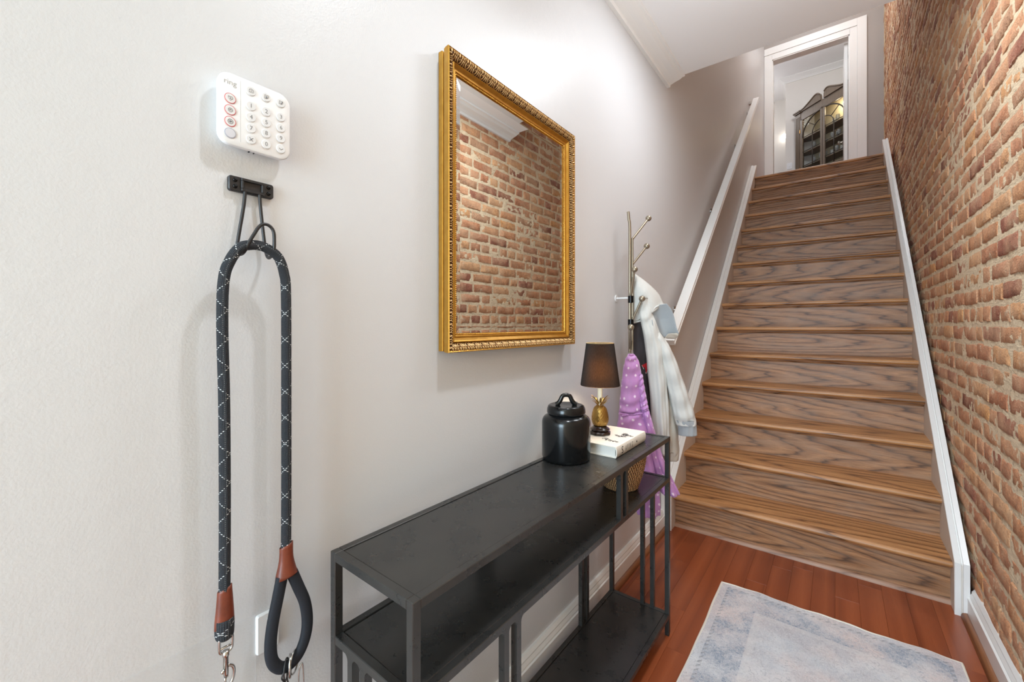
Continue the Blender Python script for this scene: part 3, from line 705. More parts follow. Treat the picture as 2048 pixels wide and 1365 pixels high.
# spine lettering, tall and narrow, reading along the spine
def spine_text(sx, s, size, y, zc, wx):
    V, F = text_data(s, size)
    return [(sx, y + v[0] * wx, zc + v[1]) for v in V], F
zs = bz + bt / 2
L = [spine_text(bx1 + .0004, 'S', 0.034, by0 + 0.043, zs, 0.95)]
L += [spine_text(bx1 + .0004, 'A', 0.026, by0 + 0.072, zs, 0.45), spine_text(bx1 + .0004, 'V', 0.026, by0 + 0.086, zs + .001, 0.45), spine_text(bx1 + .0004, 'I', 0.026, by0 + 0.098, zs, 0.5), spine_text(bx1 + .0004, 'N', 0.026, by0 + 0.110, zs, 0.45), spine_text(bx1 + .0004, 'G', 0.026, by0 + 0.128, zs, 0.45)]
mesh_obj('spine_lettering', *join(L), M_INK, t)
V, F = lathe_data([(.001, 0), (.0035, 0), (.0035, .0006), (.001, .0006)], 12); mesh_obj('spine_emblem', [(bx1 + .0003 + v[2], by0 + .168 + v[0], zs + .002 + v[1]) for v in V], F, M_INK, t)
# cover drawing: branching plants in black line, a line of tiny lettering at the near edge
L = []
def sprig(x, y, a, n, s, zt):
    for k in range(n):
        L.append(tube_data([(x, y, zt), (x + s * .9 * math.cos(a), y + s * .9 * math.sin(a), zt)], s * .035, 4)[:2])
        for q in (-.7, .7):
            c_ = (x + s * .8 * math.cos(a + q), y + s * .8 * math.sin(a + q)); w = s * .25
            pts = [(x, y, zt), (x + (c_[0] - x) * .5 - w * math.sin(a + q), y + (c_[1] - y) * .5 + w * math.cos(a + q), zt), (*c_, zt), (x + (c_[0] - x) * .5 + w * math.sin(a + q), y + (c_[1] - y) * .5 - w * math.cos(a + q), zt)]
            L.append((pts, [(0, 1, 2, 3)]) if (k + int(q > 0)) % 2 else tube_data(pts + pts[:1], s * .03, 4)[:2])
        x += s * .8 * math.cos(a); y += s * .8 * math.sin(a); a += random.uniform(-.5, .5); s *= .88
ztp = bz + bt + .0003
sprig(-.640, 1.36, -.9, 5, .022, ztp); sprig(-.600, 1.41, 1.2, 4, .022, ztp); sprig(-.612, 1.44, .2, 4, .018, ztp); sprig(-.60, 1.405, 2.6, 3, .016, ztp)
V, F = text_data('a a m a', 0.012); L.append(([(-.675 + v[0] * 0.9, by0 + .022 + v[1], ztp) for v in V], F))
mesh_obj('cover_drawing', *join(L), M_INK, t)

# ------------------------------------------------------------------ pineapple lamp
lz = bz + bt + .0006; lc = (-0.677, 1.400)
t = thing('table_lamp', 'brass pineapple table lamp with black fabric shade, lit', 'lamp', (lc[0], lc[1], lz))
V, F = [], []
prof = [(.036, 0), (.0375, .003), (.037, .008), (.033, .011), (.030, .013), (.034, .016), (.035, .019), (.031, .023), (.026, .025), (.024, .029), (.001, .029)]
n = 48
for r, h in prof:
    for i in range(n):
        a = 2 * math.pi * i / n; sc = 1 + (.05 * math.cos(8 * a) if h < .012 else 0)
        V.append((lc[0] + r * sc * math.cos(a), lc[1] + r * sc * math.sin(a), lz + h * (1 if h > .004 or math.cos(8 * a) < .2 else 1)))
for j in range(len(prof) - 1):
    for i in range(n): F.append((j * n + i, j * n + (i + 1) % n, (j + 1) * n + (i + 1) % n, (j + 1) * n + i))
F.append(tuple(range(n))[::-1])
mesh_obj('base', V, F, M_DARKWOOD, t, True, sharp=50)
M_BRASS = M('aged_brass'); nb = M_BRASS.noise(M_BRASS.obj, 60, 3).outputs[0]
M_BRASS.bsdf(Base_Color=M_BRASS.mix(nb, lin((150, 116, 62)), lin((196, 160, 92))), Metallic=0.9, Roughness=0.36); M_BRASS = M_BRASS.m
V, F = [], []; n, mrow = 72, 44
eg = spline([(.016, .028), (.0235, .033), (.0288, .046), (.0300, .058), (.0275, .076), (.0215, .094), (.012, .104), (.004, .106)], mrow)
for j, (r, h) in enumerate(eg):
    for i in range(n):
        a = 2 * math.pi * i / n
        g = abs(math.sin(9 * a + h * 240)) * abs(math.sin(9 * a - h * 240)); rr = max(.0005, r + (.0024 * g ** .6 - .0012) * min(1, r / .02))
        V.append((lc[0] + rr * math.cos(a), lc[1] + rr * math.sin(a), lz + h))
for j in range(mrow - 1):
    for i in range(n): F.append((j * n + i, j * n + (i + 1) % n, (j + 1) * n + (i + 1) % n, (j + 1) * n + i))
body = mesh_obj('pineapple_body', V, F, M_BRASS, t, True)
def leaf_mesh(L, w, bend):
    V, F = [], []; K = 7
    for k in range(K):
        u = k / (K - 1); r = .007 + L * math.sin(bend * u) / bend * .9; zz2 = L * (1 - (1 - math.cos(bend * u)) / bend * .8) * u
        ww = w * (1 - u) ** .7 * (0.55 + 1.2 * u * (1 - u))
        for q in (-1, 0, 1): V.append((r + (0.0012 if q == 0 else 0), q * ww, zz2))
    for k in range(K - 1):
        for q in (0, 1): F.append((k * 3 + q, k * 3 + q + 1, k * 3 + q + 4, k * 3 + q + 3))
    return V, F
lm = {}
for ring, (nl, L_, w, bd, h0) in enumerate(((7, .030, .006, 1.25, .102), (6, .034, .006, .95, .107), (6, .044, .0055, 1.35, .112))):
    V, F = leaf_mesh(L_, w, bd)
    first = None
    for k in range(nl):
        if first is None:
            o = mesh_obj('leaf', V, F, M_BRASS, body, True, world=False); first = o
            md = o.modifiers.new('s', 'SOLIDIFY'); md.thickness = 0.0008
        else: o = first.copy(); COL.objects.link(o)
        o.location = (0, 0, h0); o.rotation_euler = (0, 0, 2 * math.pi * (k + .5 * ring) / nl)
V, F = lathe_data([(.0105, .104), (.0115, .112), (.0085, .118), (.0085, .180), (.001, .180)], 24, *lc)
M_CANDLE = plain('ivory_candle_sleeve', (244, 232, 205), 0.5)
mesh_obj('candle_sleeve', [(v[0], v[1], lz + v[2]) for v in V], F, M_CANDLE, t, True, sharp=40)
V, F = ball_data((lc[0], lc[1], lz + .212), .019, 16, 10)
M_BULB = plain('lit_bulb', (255, 230, 190), 0.4); nd_ = M_BULB.node_tree.nodes['Principled BSDF']; nd_.inputs['Emission Color'].default_value = (1, .75, .45, 1); nd_.inputs['Emission Strength'].default_value = 14
bulb = mesh_obj('bulb', V, F, M_BULB, t, True); bulb.visible_shadow = True
M_SHADE = M('black_linen_shade'); p_ = M_SHADE.obj
wv = M_SHADE.noise(M_SHADE.vmul(p_, (900, 900, 40)), 1.0, 3).outputs[0]
col_ = M_SHADE.mix(wv, lin((34, 33, 34)), lin((74, 69, 66)))
df = M_SHADE.n('BsdfDiffuse', None, Color=col_); tl = M_SHADE.n('BsdfTranslucent', None, Color=M_SHADE.mix(wv, lin((96, 76, 56)), lin((172, 138, 100))))
lw_ = M_SHADE.n('LayerWeight', None, Blend=0.4).outputs['Facing']; fc_ = M_SHADE.math('MULTIPLY', M_SHADE.math('POWER', M_SHADE.math('SUBTRACT', 1.0, lw_), 3.0), 0.6)
mx_ = M_SHADE.n('MixShader', None, _0=fc_, _1=df, _2=tl); M_SHADE.t.links.new(mx_.outputs[0], M_SHADE.out.inputs[0]); M_SHADE = M_SHADE.m
V, F = lathe_data([(.0695, .176), (.0705, .178), (.0500, .330), (.0490, .330), (.0690, .178)], 56, *lc, closed=False)
sh = mesh_obj('shade', [(v[0], v[1], lz + v[2]) for v in V], F, M_SHADE, t, True, sharp=60)
L = []
for a in (0.3, 2.4, 4.5):
    L.append(tube_data([(lc[0], lc[1], lz + .326), (lc[0] + .0495 * math.cos(a), lc[1] + .0495 * math.sin(a), lz + .328)], .0012, 6)[:2])
mesh_obj('shade_spider', *join(L), M_BRASS, sh)
M_TRIMGOLD = plain('shade_edge', (190, 160, 110), 0.5)
V, F, _ = tube_data([(lc[0] + .0497 * math.cos(a), lc[1] + .0497 * math.sin(a), lz + .330) for a in np.linspace(0, 2 * math.pi, 57)[:-1]], .0011, 6, True)
mesh_obj('shade_rim', V, F, M_TRIMGOLD, sh, True)
light('lamp_bulb_light', 'POINT', (lc[0], lc[1], lz + .216), (0, 0, 0), 12.0, (1.0, 0.82, 0.60), shadow_soft_size=0.02)

# ------------------------------------------------------------------ basket on the middle shelf
M_BASK = M('woven_seagrass'); uvn = M_BASK.n('TexCoord').outputs['UV']
sb = M_BASK.n('SeparateXYZ', None, Vector=uvn); rowi = M_BASK.math('FLOOR', M_BASK.math('MULTIPLY', sb.outputs[1], 13 / .124))
ck = M_BASK.noise(M_BASK.vmul(uvn, (260, 240, 1)), 1.0, 2).outputs[0]
st_ = M_BASK.math('SINE', M_BASK.math('MULTIPLY', M_BASK.math('ADD', M_BASK.math('MULTIPLY', sb.outputs[0], 58), M_BASK.math('MULTIPLY', rowi, .5)), 6.2832))
cb = M_BASK.ramp(M_BASK.math('ADD', M_BASK.math('MULTIPLY_ADD', st_, .3, .3), M_BASK.math('MULTIPLY', ck, .4)), [(.22, lin((62, 38, 22))), (.45, lin((150, 104, 64))), (.75, lin((208, 168, 120)))])
M_BASK.bsdf(Base_Color=cb, Roughness=0.8, Normal=M_BASK.bump(st_, .6, .003)); M_BASK = M_BASK.m
bc = (-0.620, 1.452); z = 0.6105
t = thing('basket', 'round brown woven basket on the middle shelf of the console table', 'basket', (bc[0], bc[1], z))
V, UV, F = [], [], []; n = 64; rows = 96; coils = 13
for j in range(rows):
    u = j / (rows - 1); h = .124 * u; r = .056 + .030 * math.sin(u * 1.5) / math.sin(1.5) + .0042 * abs(math.sin(math.pi * coils * u))
    for i in range(n):
        a = 2 * math.pi * i / n; rr = r + .0009 * math.sin(a * 32 + j * .9)
        V.append((bc[0] + rr * math.cos(a), bc[1] + rr * math.sin(a), z + h)); UV.append((i / n if i < n else 1, h))
for j in range(rows - 1):
    for i in range(n): F.append((j * n + i, j * n + (i + 1) % n, (j + 1) * n + (i + 1) % n, (j + 1) * n + i))
F.append(tuple(range(n))[::-1])
o = mesh_obj('body', V, F, M_BASK, t, True, uv=UV); md = o.modifiers.new('s', 'SOLIDIFY'); md.thickness = .005; md.offset = -1
V, F, UV = tube_data([(bc[0] + .0865 * math.cos(a), bc[1] + .0865 * math.sin(a), z + .126) for a in np.linspace(0, 2 * math.pi, 65)[:-1]], .0045, 8, True)
mesh_obj('rim', V, F, M_BASK, t, True, uv=UV)

# ------------------------------------------------------------------ mirror
MY0, MY1, MZ0, MZ1 = 0.738, 1.389, 1.128, 1.912
t = thing('mirror', 'rectangular wall mirror in a carved gold frame, reflecting the brick wall', 'mirror', (W, (MY0 + MY1) / 2, MZ0))
M_GOLD = M('burnished_gold'); g1 = M_GOLD.noise(M_GOLD.obj, 40, 4).outputs[0]
M_GOLD.bsdf(Base_Color=M_GOLD.mix(g1, lin((176, 124, 44)), lin((214, 166, 78))), Metallic=0.85, Roughness=0.3); M_GOLD = M_GOLD.m
M_CARVE = M('antique_gilt_carving'); hh = M_CARVE.n('Attribute', {'attribute_name': 'relief'}).outputs['Fac']
g2 = M_CARVE.noise(M_CARVE.obj, 120, 4).outputs[0]
cc = M_CARVE.ramp(M_CARVE.math('ADD', hh, M_CARVE.math('MULTIPLY', M_CARVE.math('SUBTRACT', g2, 0.5), .35)), [(.22, lin((62, 38, 22))), (.48, lin((128, 88, 46))), (.72, lin((190, 150, 92))), (.95, lin((226, 200, 156)))])
M_CARVE.bsdf(Base_Color=cc, Metallic=0.55, Roughness=0.42); M_CARVE = M_CARVE.m
def rect_sweep(prof):
    V, F = [], []; k = len(prof)
    for tt, h in prof: V += [(W + h, MY0 + tt, MZ0 + tt), (W + h, MY1 - tt, MZ0 + tt), (W + h, MY1 - tt, MZ1 - tt), (W + h, MY0 + tt, MZ1 - tt)]
    for j in range(k - 1):
        for i in range(4): F.append((j * 4 + i, j * 4 + (i + 1) % 4, (j + 1) * 4 + (i + 1) % 4, (j + 1) * 4 + i))
    return V, F
prof = [(.004, .001), (.004, .014), (.006, .016), (.009, .0165), (.009, .0185), (.006, .019), (.003, .022), (.0015, .030), (.0008, .040), (.003, .0425), (.006, .040), (.024, .027), (.0265, .031), (.029, .0325), (.031, .031),
        (.0335, .027), (.037, .0235), (.041, .0225), (.0425, .0235), (.044, .0225), (.045, .018), (.0515, .016), (.0515, .010)]
mesh_obj('frame', *rect_sweep(prof), M_GOLD, t, True, sharp=25)
def carve():
    V, F, RL = [], [], []; rng2 = np.random.default_rng(3)
    cs = [((MY0, MZ0), (MY1, MZ0)), ((MY1, MZ0), (MY1, MZ1)), ((MY1, MZ1), (MY0, MZ1)), ((MY0, MZ1), (MY0, MZ0))]
    T0, T1, K = .0028, .0262, 18
    for (a, b) in cs:
        a, b = np.array(a), np.array(b); Ln = np.linalg.norm(b - a); d = (b - a) / Ln; nr = np.array([-d[1], d[0]]); ns = int(Ln / .0013); o = len(V)
        per = Ln / round(Ln / .030)
        for i in range(ns + 1):
            for j in range(K):
                v = j / (K - 1); tt = T0 + (T1 - T0) * v; s = tt + (Ln - 2 * tt) * i / ns
                ph = (s / per) % 1.0
                base = .0415 - .013 * v + .004 * math.sin(math.pi * v)
                # acanthus: slanted lobes in the outer half, curls in the inner half
                lob = .5 + .5 * math.sin(2 * math.pi * (s / (per / 4) + .9 * v * v + .25 * math.sin(2 * math.pi * s / per)))
                curl = .5 + .5 * math.cos(2 * math.pi * (3.2 * math.hypot((ph - .5) * 1.5, (v - .62) * 1.05)))
                w = min(1, max(0, (v - .38) / .2)); g = lob * (1 - w) + curl * w
                g *= .35 + .65 * math.sin(math.pi * min(1, v * 1.02)) ** .5
                g = max(0, min(1, g + .12 * (rng2.random() - .5)))
                if v < .04 or v > .97: g = .12
                p = a + d * s + nr * tt
                V.append((W + base - .004 + .0068 * g, p[0], p[1])); RL.append(g)
        for i in range(ns):
            for j in range(K - 1):
                q = o + i * K + j; F.append((q, q + 1, q + K + 1, q + K))
    o = mesh_obj('carved_ornament', V, F, M_CARVE, t, True)
    at = o.data.attributes.new('relief', 'FLOAT', 'POINT'); at.data.foreach_set('value', RL)
carve()
def beads():
    L = []; tt = .0468; y0, y1, z0, z1 = MY0 + tt, MY1 - tt, MZ0 + tt, MZ1 - tt
    for (a, b) in (((y0, z0), (y1, z0)), ((y1, z0), (y1, z1)), ((y1, z1), (y0, z1)), ((y0, z1), (y0, z0))):
        n = int(math.hypot(b[0] - a[0], b[1] - a[1]) / .0052)
        for k in range(n):
            u = (k + .5) / n; L.append(ball_data((W + .0195, a[0] + (b[0] - a[0]) * u, a[1] + (b[1] - a[1]) * u), .0027, 6, 4))
    o = mesh_obj('bead_trim', *join(L), M_GOLD, t, True); o['kind'] = 'stuff'
beads()
M_MIR = plain('silvered_glass', (236, 238, 236), 0.0, 1.0)
tt = .0505; bv = .0165; V, F = [], []
for q, h in ((tt, .0165), (tt + bv, .0158)): V += [(W + h, MY0 + q, MZ0 + q), (W + h, MY1 - q, MZ0 + q), (W + h, MY1 - q, MZ1 - q), (W + h, MY0 + q, MZ1 - q)]
for i in range(4): F.append((i, (i + 1) % 4, 4 + (i + 1) % 4, 4 + i))
F.append((4, 5, 6, 7)); mesh_obj('mirror_glass', V, F, M_MIR, t)
boxes('backing', [(W, W + .009, MY0 + .01, MY1 - .01, MZ0 + .01, MZ1 - .01)], M_DARKWOOD, t)

# ------------------------------------------------------------------ alarm keypad
KX = W + 0.0245
t = thing('alarm_keypad', 'white square alarm keypad with round buttons mounted on the plain wall', 'keypad', (W, 0.301, 1.499))
def rrect(y0, y1, z0, z1, r, n=8):
    out = []
    for cy, cz, a0 in ((y1 - r, z0 + r, -90), (y1 - r, z1 - r, 0), (y0 + r, z1 - r, 90), (y0 + r, z0 + r, 180)):
        for k in range(n + 1):
            a = R(a0 + 90 * k / n); out.append((cy + r * math.cos(a), cz + r * math.sin(a)))
    return out
def rr_loft(L):
    """stack of (x, inset) rounded rectangles of the keypad outline"""
    V, F = [], []
    for x, i in L: V += [(x, y, z) for y, z in rrect(.2445 + i, .3585 - i, 1.499 + i, 1.6185 - i, .019 - i * .6)]
    n = len(V) // len(L)
    for j in range(len(L) - 1):
        for q in range(n): F.append((j * n + q, j * n + (q + 1) % n, (j + 1) * n + (q + 1) % n, (j + 1) * n + q))
    F.append(tuple(range(n))[::-1]); F.append(tuple((len(L) - 1) * n + q for q in range(n)))
    return V, F
body = mesh_obj('body', *rr_loft([(W, .012), (W + .008, .008), (W + .013, .0012), (W + .0205, 0), (W + .0232, .0012), (KX, .0042)]), M_WHITEPLASTIC, t, True, sharp=40)
boxes('panel_seam', [(KX - .0002, KX + .00015, .2765, .2770, 1.5075, 1.6105)], plain('seam_grey', (196, 196, 196), .6), body)
def wtext(s, size, y, z, x, wx=1.0, mat=M_GREYPRINT, par=None, nm='numeral'):
    V, F = text_data(s, size); return mesh_obj(nm, [(x, y + v[0] * wx, z + v[1]) for v in V], F, mat, par)
wtext('ring', .0125, .2615, 1.6012, KX + .0003, 1.0, plain('light_grey_print', (172, 170, 168), .6), body, 'wordmark')
cols = (.2925, .3166, .341); rows = (1.600, 1.5745, 1.5553, 1.5363, 1.5172)
glyph = ((None, None, None), '123', '456', '789', 'x0v')
disc = lathe_data([(.0074, 0), (.0075, .0010), (.0070, .0016), (.001, .0017)], 28)
def icon(kind, y, z, x, s):
    """small printed outline symbols: house, shield, dot, cross, tick"""
    P = lambda pts: [(x, y + a * s, z + b * s) for a, b in pts]
    L = []
    def ln(pts, w=.07, closed=False): L.append(tube_data(P(pts), w * s, 4, closed)[:2])
    if kind == 'disarm': ln([(-.5, -.4), (-.5, .3), (0, .55), (.5, .3), (.5, -.4)], closed=True); ln([(0, -.12), (0, .12)], .13)
    if kind == 'home': ln([(-.5, -.45), (-.5, .5), (.5, .5), (.5, -.1), (0, -.5)], closed=True); ln([(0, -.3), (0, .2)], .2)
    if kind == 'away': ln([(-.5, -.4), (-.5, .45), (.5, .45), (.5, -.05), (0, -.5)], closed=True); ln([(-.2, 0), (.05, -.22), (.4, .4)], .1)
    if kind == 'x': ln([(-.38, -.38), (.38, .38)], .08); ln([(-.38, .38), (.38, -.38)], .08)
    if kind == 'v': ln([(-.45, .12), (0, -.25), (.45, .12)], .08)
    if kind == 'shield': ln([(-.5, .45), (-.5, -.05), (0, -.55), (.5, -.05), (.5, .45)], closed=True); ln([(-.05, -.05), (.05, .05)], .2)
    if kind == 'fire': ln([(.5 * math.cos(a), .5 * math.sin(a)) for a in np.linspace(0, 6.28, 15)[:-1]], closed=True); ln([(-.2, -.1), (0, .2), (.2, -.1)], .1)
    if kind == 'plus': ln([(.6 * math.cos(a), .6 * math.sin(a)) for a in np.linspace(0, 6.28, 15)[:-1]], closed=True); ln([(-.3, 0), (.3, 0)], .14); ln([(0, -.3), (0, .3)], .14)
    return join(L)
for r_, z in enumerate(rows):
    for c_, y in enumerate(cols):
        b = mesh_obj('button', [(KX + v[2], y + v[0], z + v[1]) for v in disc[0]], disc[1], M_BUTTON, t, True, sharp=40)
        g = glyph[r_][c_]
        if g is None: mesh_obj('symbol', *icon(('disarm', 'home', 'away')[c_], y, z, KX + .0017, .0062), M_GREYPRINT, b)
        elif g in 'xv': mesh_obj('symbol', *icon(g, y, z, KX + .0017, .0072), M_GREYPRINT, b)
        else: wtext(g, .0098, y, z, KX + .0019, 1.0, M_GREYPRINT, b)
for k, z in enumerate(rows[1:]):
    y = .2615
    b = mesh_obj('side_button', [(KX + v[2] * .8, y + v[0] * 1.02, z + v[1] * 1.02) for v in disc[0]], disc[1], M_BUTTON if k < 3 else plain('grey_button', (206, 206, 212), .4), t, True, sharp=40)
    V, F, _ = tube_data([(KX + .0006, y + .0079 * math.cos(a), z + .0079 * math.sin(a)) for a in np.linspace(0, 2 * math.pi, 33)[:-1]], .0006, 6, True)
    mesh_obj('button_ring', V, F, M_REDRING if k < 3 else plain('grey_ring', (160, 160, 172), .5), b, True)
    if k < 3: mesh_obj('symbol', *icon(('shield', 'fire', 'plus')[k], y, z, KX + .0014, .0062), M_GREYPRINT, b)
boxes('reset_slot', [(W + .012, W + .016, .292, .294, 1.4982, 1.4995), (W + .012, W + .015, .300, .3015, 1.4982, 1.4995)], M_DARKSCREW, t)

# ------------------------------------------------------------------ wall hook
t = thing('wall_hook', 'black metal wall hook with a screwed plate holding the leash', 'hook', (W, .3005, 1.44))
def rr_plate(y0, y1, z0, z1, r, L):
    V, F = [], []
    for x, i in L: V += [(x, y, z) for y, z in rrect(y0 + i, y1 - i, z0 + i, z1 - i, max(.0005, r - i), 4)]
    n = len(V) // len(L)
    for j in range(len(L) - 1):
        for q in range(n): F.append((j * n + q, j * n + (q + 1) % n, (j + 1) * n + (q + 1) % n, (j + 1) * n + q))
    F.append(tuple(range(n))[::-1]); F.append(tuple((len(L) - 1) * n + q for q in range(n)))
    return V, F
pl = mesh_obj('plate', *rr_plate(.2650, .3362, 1.4285, 1.4540, .004, [(W, 0), (W + .0065, 0), (W + .0078, .0012)]), M_BLKPLASTIC, t, True, sharp=30)
fr = [(.2830, .3190, 1.4300, 1.4345), (.2830, .3190, 1.4480, 1.4525), (.2830, .2870, 1.4345, 1.4480), (.3150, .3190, 1.4345, 1.4480)]
boxes('label_frame', [(W + .0075, W + .0118, a, b, c, d) for a, b, c, d in fr], M_BLKPLASTIC, pl, .0006)
for y in (.2745, .3275):
    for z in (1.4362, 1.4472):
        V, F = ball_data((0, 0, 0), .0036, 14, 8)
        mesh_obj('screw', [(W + .0078 + v[2] * .7, y + v[0], z + v[1]) for v in V], F, M_DARKSCREW, t, True)
xw = W + .009; xo = W + .050
pts = [(xw, .2895, 1.434), (xw, .2870, 1.405), (xw, .2800, 1.357), (xw + .001, .2765, 1.332), (xw + .006, .2757, 1.322), (xw + .016, .2757, 1.3185), (xo - .010, .2757, 1.320), (xo - .002, .2775, 1.328), (xo, .2805, 1.337),
       (xo, .2880, 1.3515), (xo, .2945, 1.3635), (xo, .3010, 1.3700), (xo, .3080, 1.3710), (xo, .3150, 1.3670), (xo, .3190, 1.3580), (xo, .3196, 1.340), (xo - .002, .3196, 1.330), (xo - .010, .3196, 1.321), (xw + .016, .3215, 1.3185), (xw + .006, .3225, 1.322),
       (xw + .001, .3220, 1.332), (xw, .3190, 1.357), (xw, .3140, 1.405), (xw, .3120, 1.434)]
tube('hook_wire', pts, .0028, M_BLKPLASTIC, t, 10, samples=110)

# ------------------------------------------------------------------ leash
M_ROPE = M('black_braided_rope'); uvr = M_ROPE.n('TexCoord').outputs['UV']
sx = M_ROPE.n('SeparateXYZ', None, Vector=uvr)
U_, V_ = sx.outputs[0], sx.outputs[1]
def helix(k, pitch, off, wdt):
    ph = M_ROPE.math('FRACT', M_ROPE.math('ADD', M_ROPE.math('ADD', M_ROPE.math('MULTIPLY', U_, k), M_ROPE.math('MULTIPLY', V_, 1 / pitch)), off))
    return M_ROPE.math('LESS_THAN', M_ROPE.math('ABSOLUTE', M_ROPE.math('SUBTRACT', ph, .5)), wdt)
dash = M_ROPE.math('LESS_THAN', M_ROPE.math('FRACT', M_ROPE.math('MULTIPLY', V_, 330)), .45)
line = M_ROPE.math('MAXIMUM', helix(1.0, .046, 0, .022), helix(-1.0, .046, .23, .022))
fl = M_ROPE.math('MULTIPLY', line, dash)
brd = M_ROPE.math('MULTIPLY', M_ROPE.math('SINE', M_ROPE.math('ADD', M_ROPE.math('MULTIPLY', U_, 75.4), M_ROPE.math('MULTIPLY', V_, 1700))), M_ROPE.math('SINE', M_ROPE.math('SUBTRACT', M_ROPE.math('MULTIPLY', U_, 75.4), M_ROPE.math('MULTIPLY', V_, 1700))))
cr = M_ROPE.mix(fl, M_ROPE.mix(M_ROPE.math('MULTIPLY_ADD', brd, .5, .5), lin((16, 18, 22)), lin((48, 52, 58))), lin((206, 208, 208)))
M_ROPE.bsdf(Base_Color=cr, Roughness=0.85, Normal=M_ROPE.bump(brd, .5, .0015)); M_ROPE = M_ROPE.m
M_LEATHER = M('brown_leather'); ln_ = M_LEATHER.noise(M_LEATHER.obj, 60, 4).outputs[0]
M_LEATHER.bsdf(Base_Color=M_LEATHER.mix(ln_, lin((78, 34, 20)), lin((132, 62, 40))), Roughness=0.4, Normal=M_LEATHER.bump(M_LEATHER.noise(M_LEATHER.obj, 500, 2).outputs[0], .15, .001)); M_LEATHER = M_LEATHER.m
M_WEB = plain('black_padded_webbing', (24, 28, 36), 0.8, bump=.3, bscale=700)
t = thing('leash', 'black rope dog leash with white flecks, leather sleeves and padded handle', 'leash', (W + .04, .30, 1.33))
xr = -.775
rp = [(xr, .2485, .700), (xr, .2485, .76), (xr, .2490, .92), (xr, .2480, 1.08), (xr, .2455, 1.20), (xr, .2475, 1.272), (xr + .002, .2560, 1.305), (xr + .003, .2700, 1.327), (xr + .003, .2850, 1.3335), (xr + .003, .3000, 1.3345), (xr + .003, .3150, 1.3295),
      (xr + .002, .3300, 1.318), (xr, .3400, 1.292), (xr, .3435, 1.25), (xr, .3440, 1.067), (xr, .3440, .90), (xr, .3435, .79)]
P = spline(rp, 220)
V, F, UV = tube_data(P, .0082, 18); rope = mesh_obj('rope', V, F, M_ROPE, t, True, uv=UV, sharp=60)
# frayed fuzz along the rope
fz = []
for k in range(700):
    i = random.randrange(8, 205); a = random.uniform(0, 6.283); T = P[i + 1] - P[i]; T /= np.linalg.norm(T)
    N = np.cross(T, (1, 0, 0)); N /= np.linalg.norm(N); Bn = np.cross(T, N); d = math.cos(a) * N + math.sin(a) * Bn
    p0 = P[i] + d * .0078; p1 = p0 + d * random.uniform(.001, .0032) + T * random.uniform(-.002, .002); w_ = np.cross(d, T) * .00012
    fz.append(([tuple(p0 - w_), tuple(p0 + w_), tuple(p1)], [(0, 1, 2)]))
o = mesh_obj('rope_fuzz', *join(fz), plain('fuzz_fibre', (34, 36, 40), .9), t); o['kind'] = 'stuff'
def sleeve(pts, radii, flat, name='leather_sleeve'):
    """leather sleeve: open tube, wider across (y) than deep (x)"""
    n = 24; V, F = [], []; Q = spline([(*p, r) for p, r in zip(pts, radii)], 14)
    for j, (x, y, z, r) in enumerate(Q):
        for i in range(n):
            a = 2 * math.pi * i / n; cut = (.004 * math.sin(a + .6) if j in (0, len(Q) - 1) else 0)
            V.append((x + r * flat[0] * math.cos(a) * (1 if j < 5 else 1), y + r * math.sin(a), z + cut))
    for j in range(len(Q) - 1):
        for i in range(n): F.append((j * n + i, j * n + (i + 1) % n, (j + 1) * n + (i + 1) % n, (j + 1) * n + i))
    o = mesh_obj(name, V, F, M_LEATHER, t, True); md = o.modifiers.new('s', 'SOLIDIFY'); md.thickness = .0016; md.offset = 1
    return o
sleeve([(xr, .2490, .778), (xr, .2490, .750), (xr, .2485, .719)], [.0100, .0120, .0142], (.8,))
sleeve([(xr, .3440, .808), (xr, .3440, .782), (xr, .3445, .752)], [.0112, .0122, .0190], (.75,))
# rope end bulb around the snap ring
V, F, UV = tube_data(spline([(xr, .2485, .730), (xr, .2485, .712), (xr, .2485, .700), (xr, .2485, .694)], 10), [.013, .0135, .0138, .0136, .0134, .013, .012, .010, .0075, .003], 18)
mesh_obj('rope_end', V, F, M_ROPE, t, True, uv=UV)
# padded handle loop
hl = spline([(xr + .002, .3360, .756), (xr + .002, .3290, .722), (xr + .003, .3205, .684), (xr + .003, .3165, .648), (xr + .003, .3190, .618), (xr + .003, .3310, .598), (xr + .003, .3475, .592), (xr + .003, .3640, .601), (xr + .003, .3760, .624), (xr + .003, .3800, .654), (xr + .003, .3755, .690), (xr + .002, .3640, .724), (xr + .002, .3525, .756)], 90)
V, F = [], []; n = 16
Th = np.gradient(hl, axis=0); Th /= np.linalg.norm(Th, axis=1)[:, None]
for i, p in enumerate(hl):
    N = np.cross(Th[i], (1, 0, 0))
    for j in range(n):
        a = 2 * math.pi * j / n; cx_, sx_ = math.copysign(abs(math.cos(a)) ** .8, math.cos(a)), math.copysign(abs(math.sin(a)) ** .8, math.sin(a))
        V.append(p + N * (.0098 * cx_) + np.array([1, 0, 0]) * .0066 * sx_)
for i in range(len(hl) - 1):
    for j in range(n): F.append((i * n + j, i * n + (j + 1) % n, (i + 1) * n + (j + 1) % n, (i + 1) * n + j))
mesh_obj('padded_handle', V, F, M_WEB, t, True)
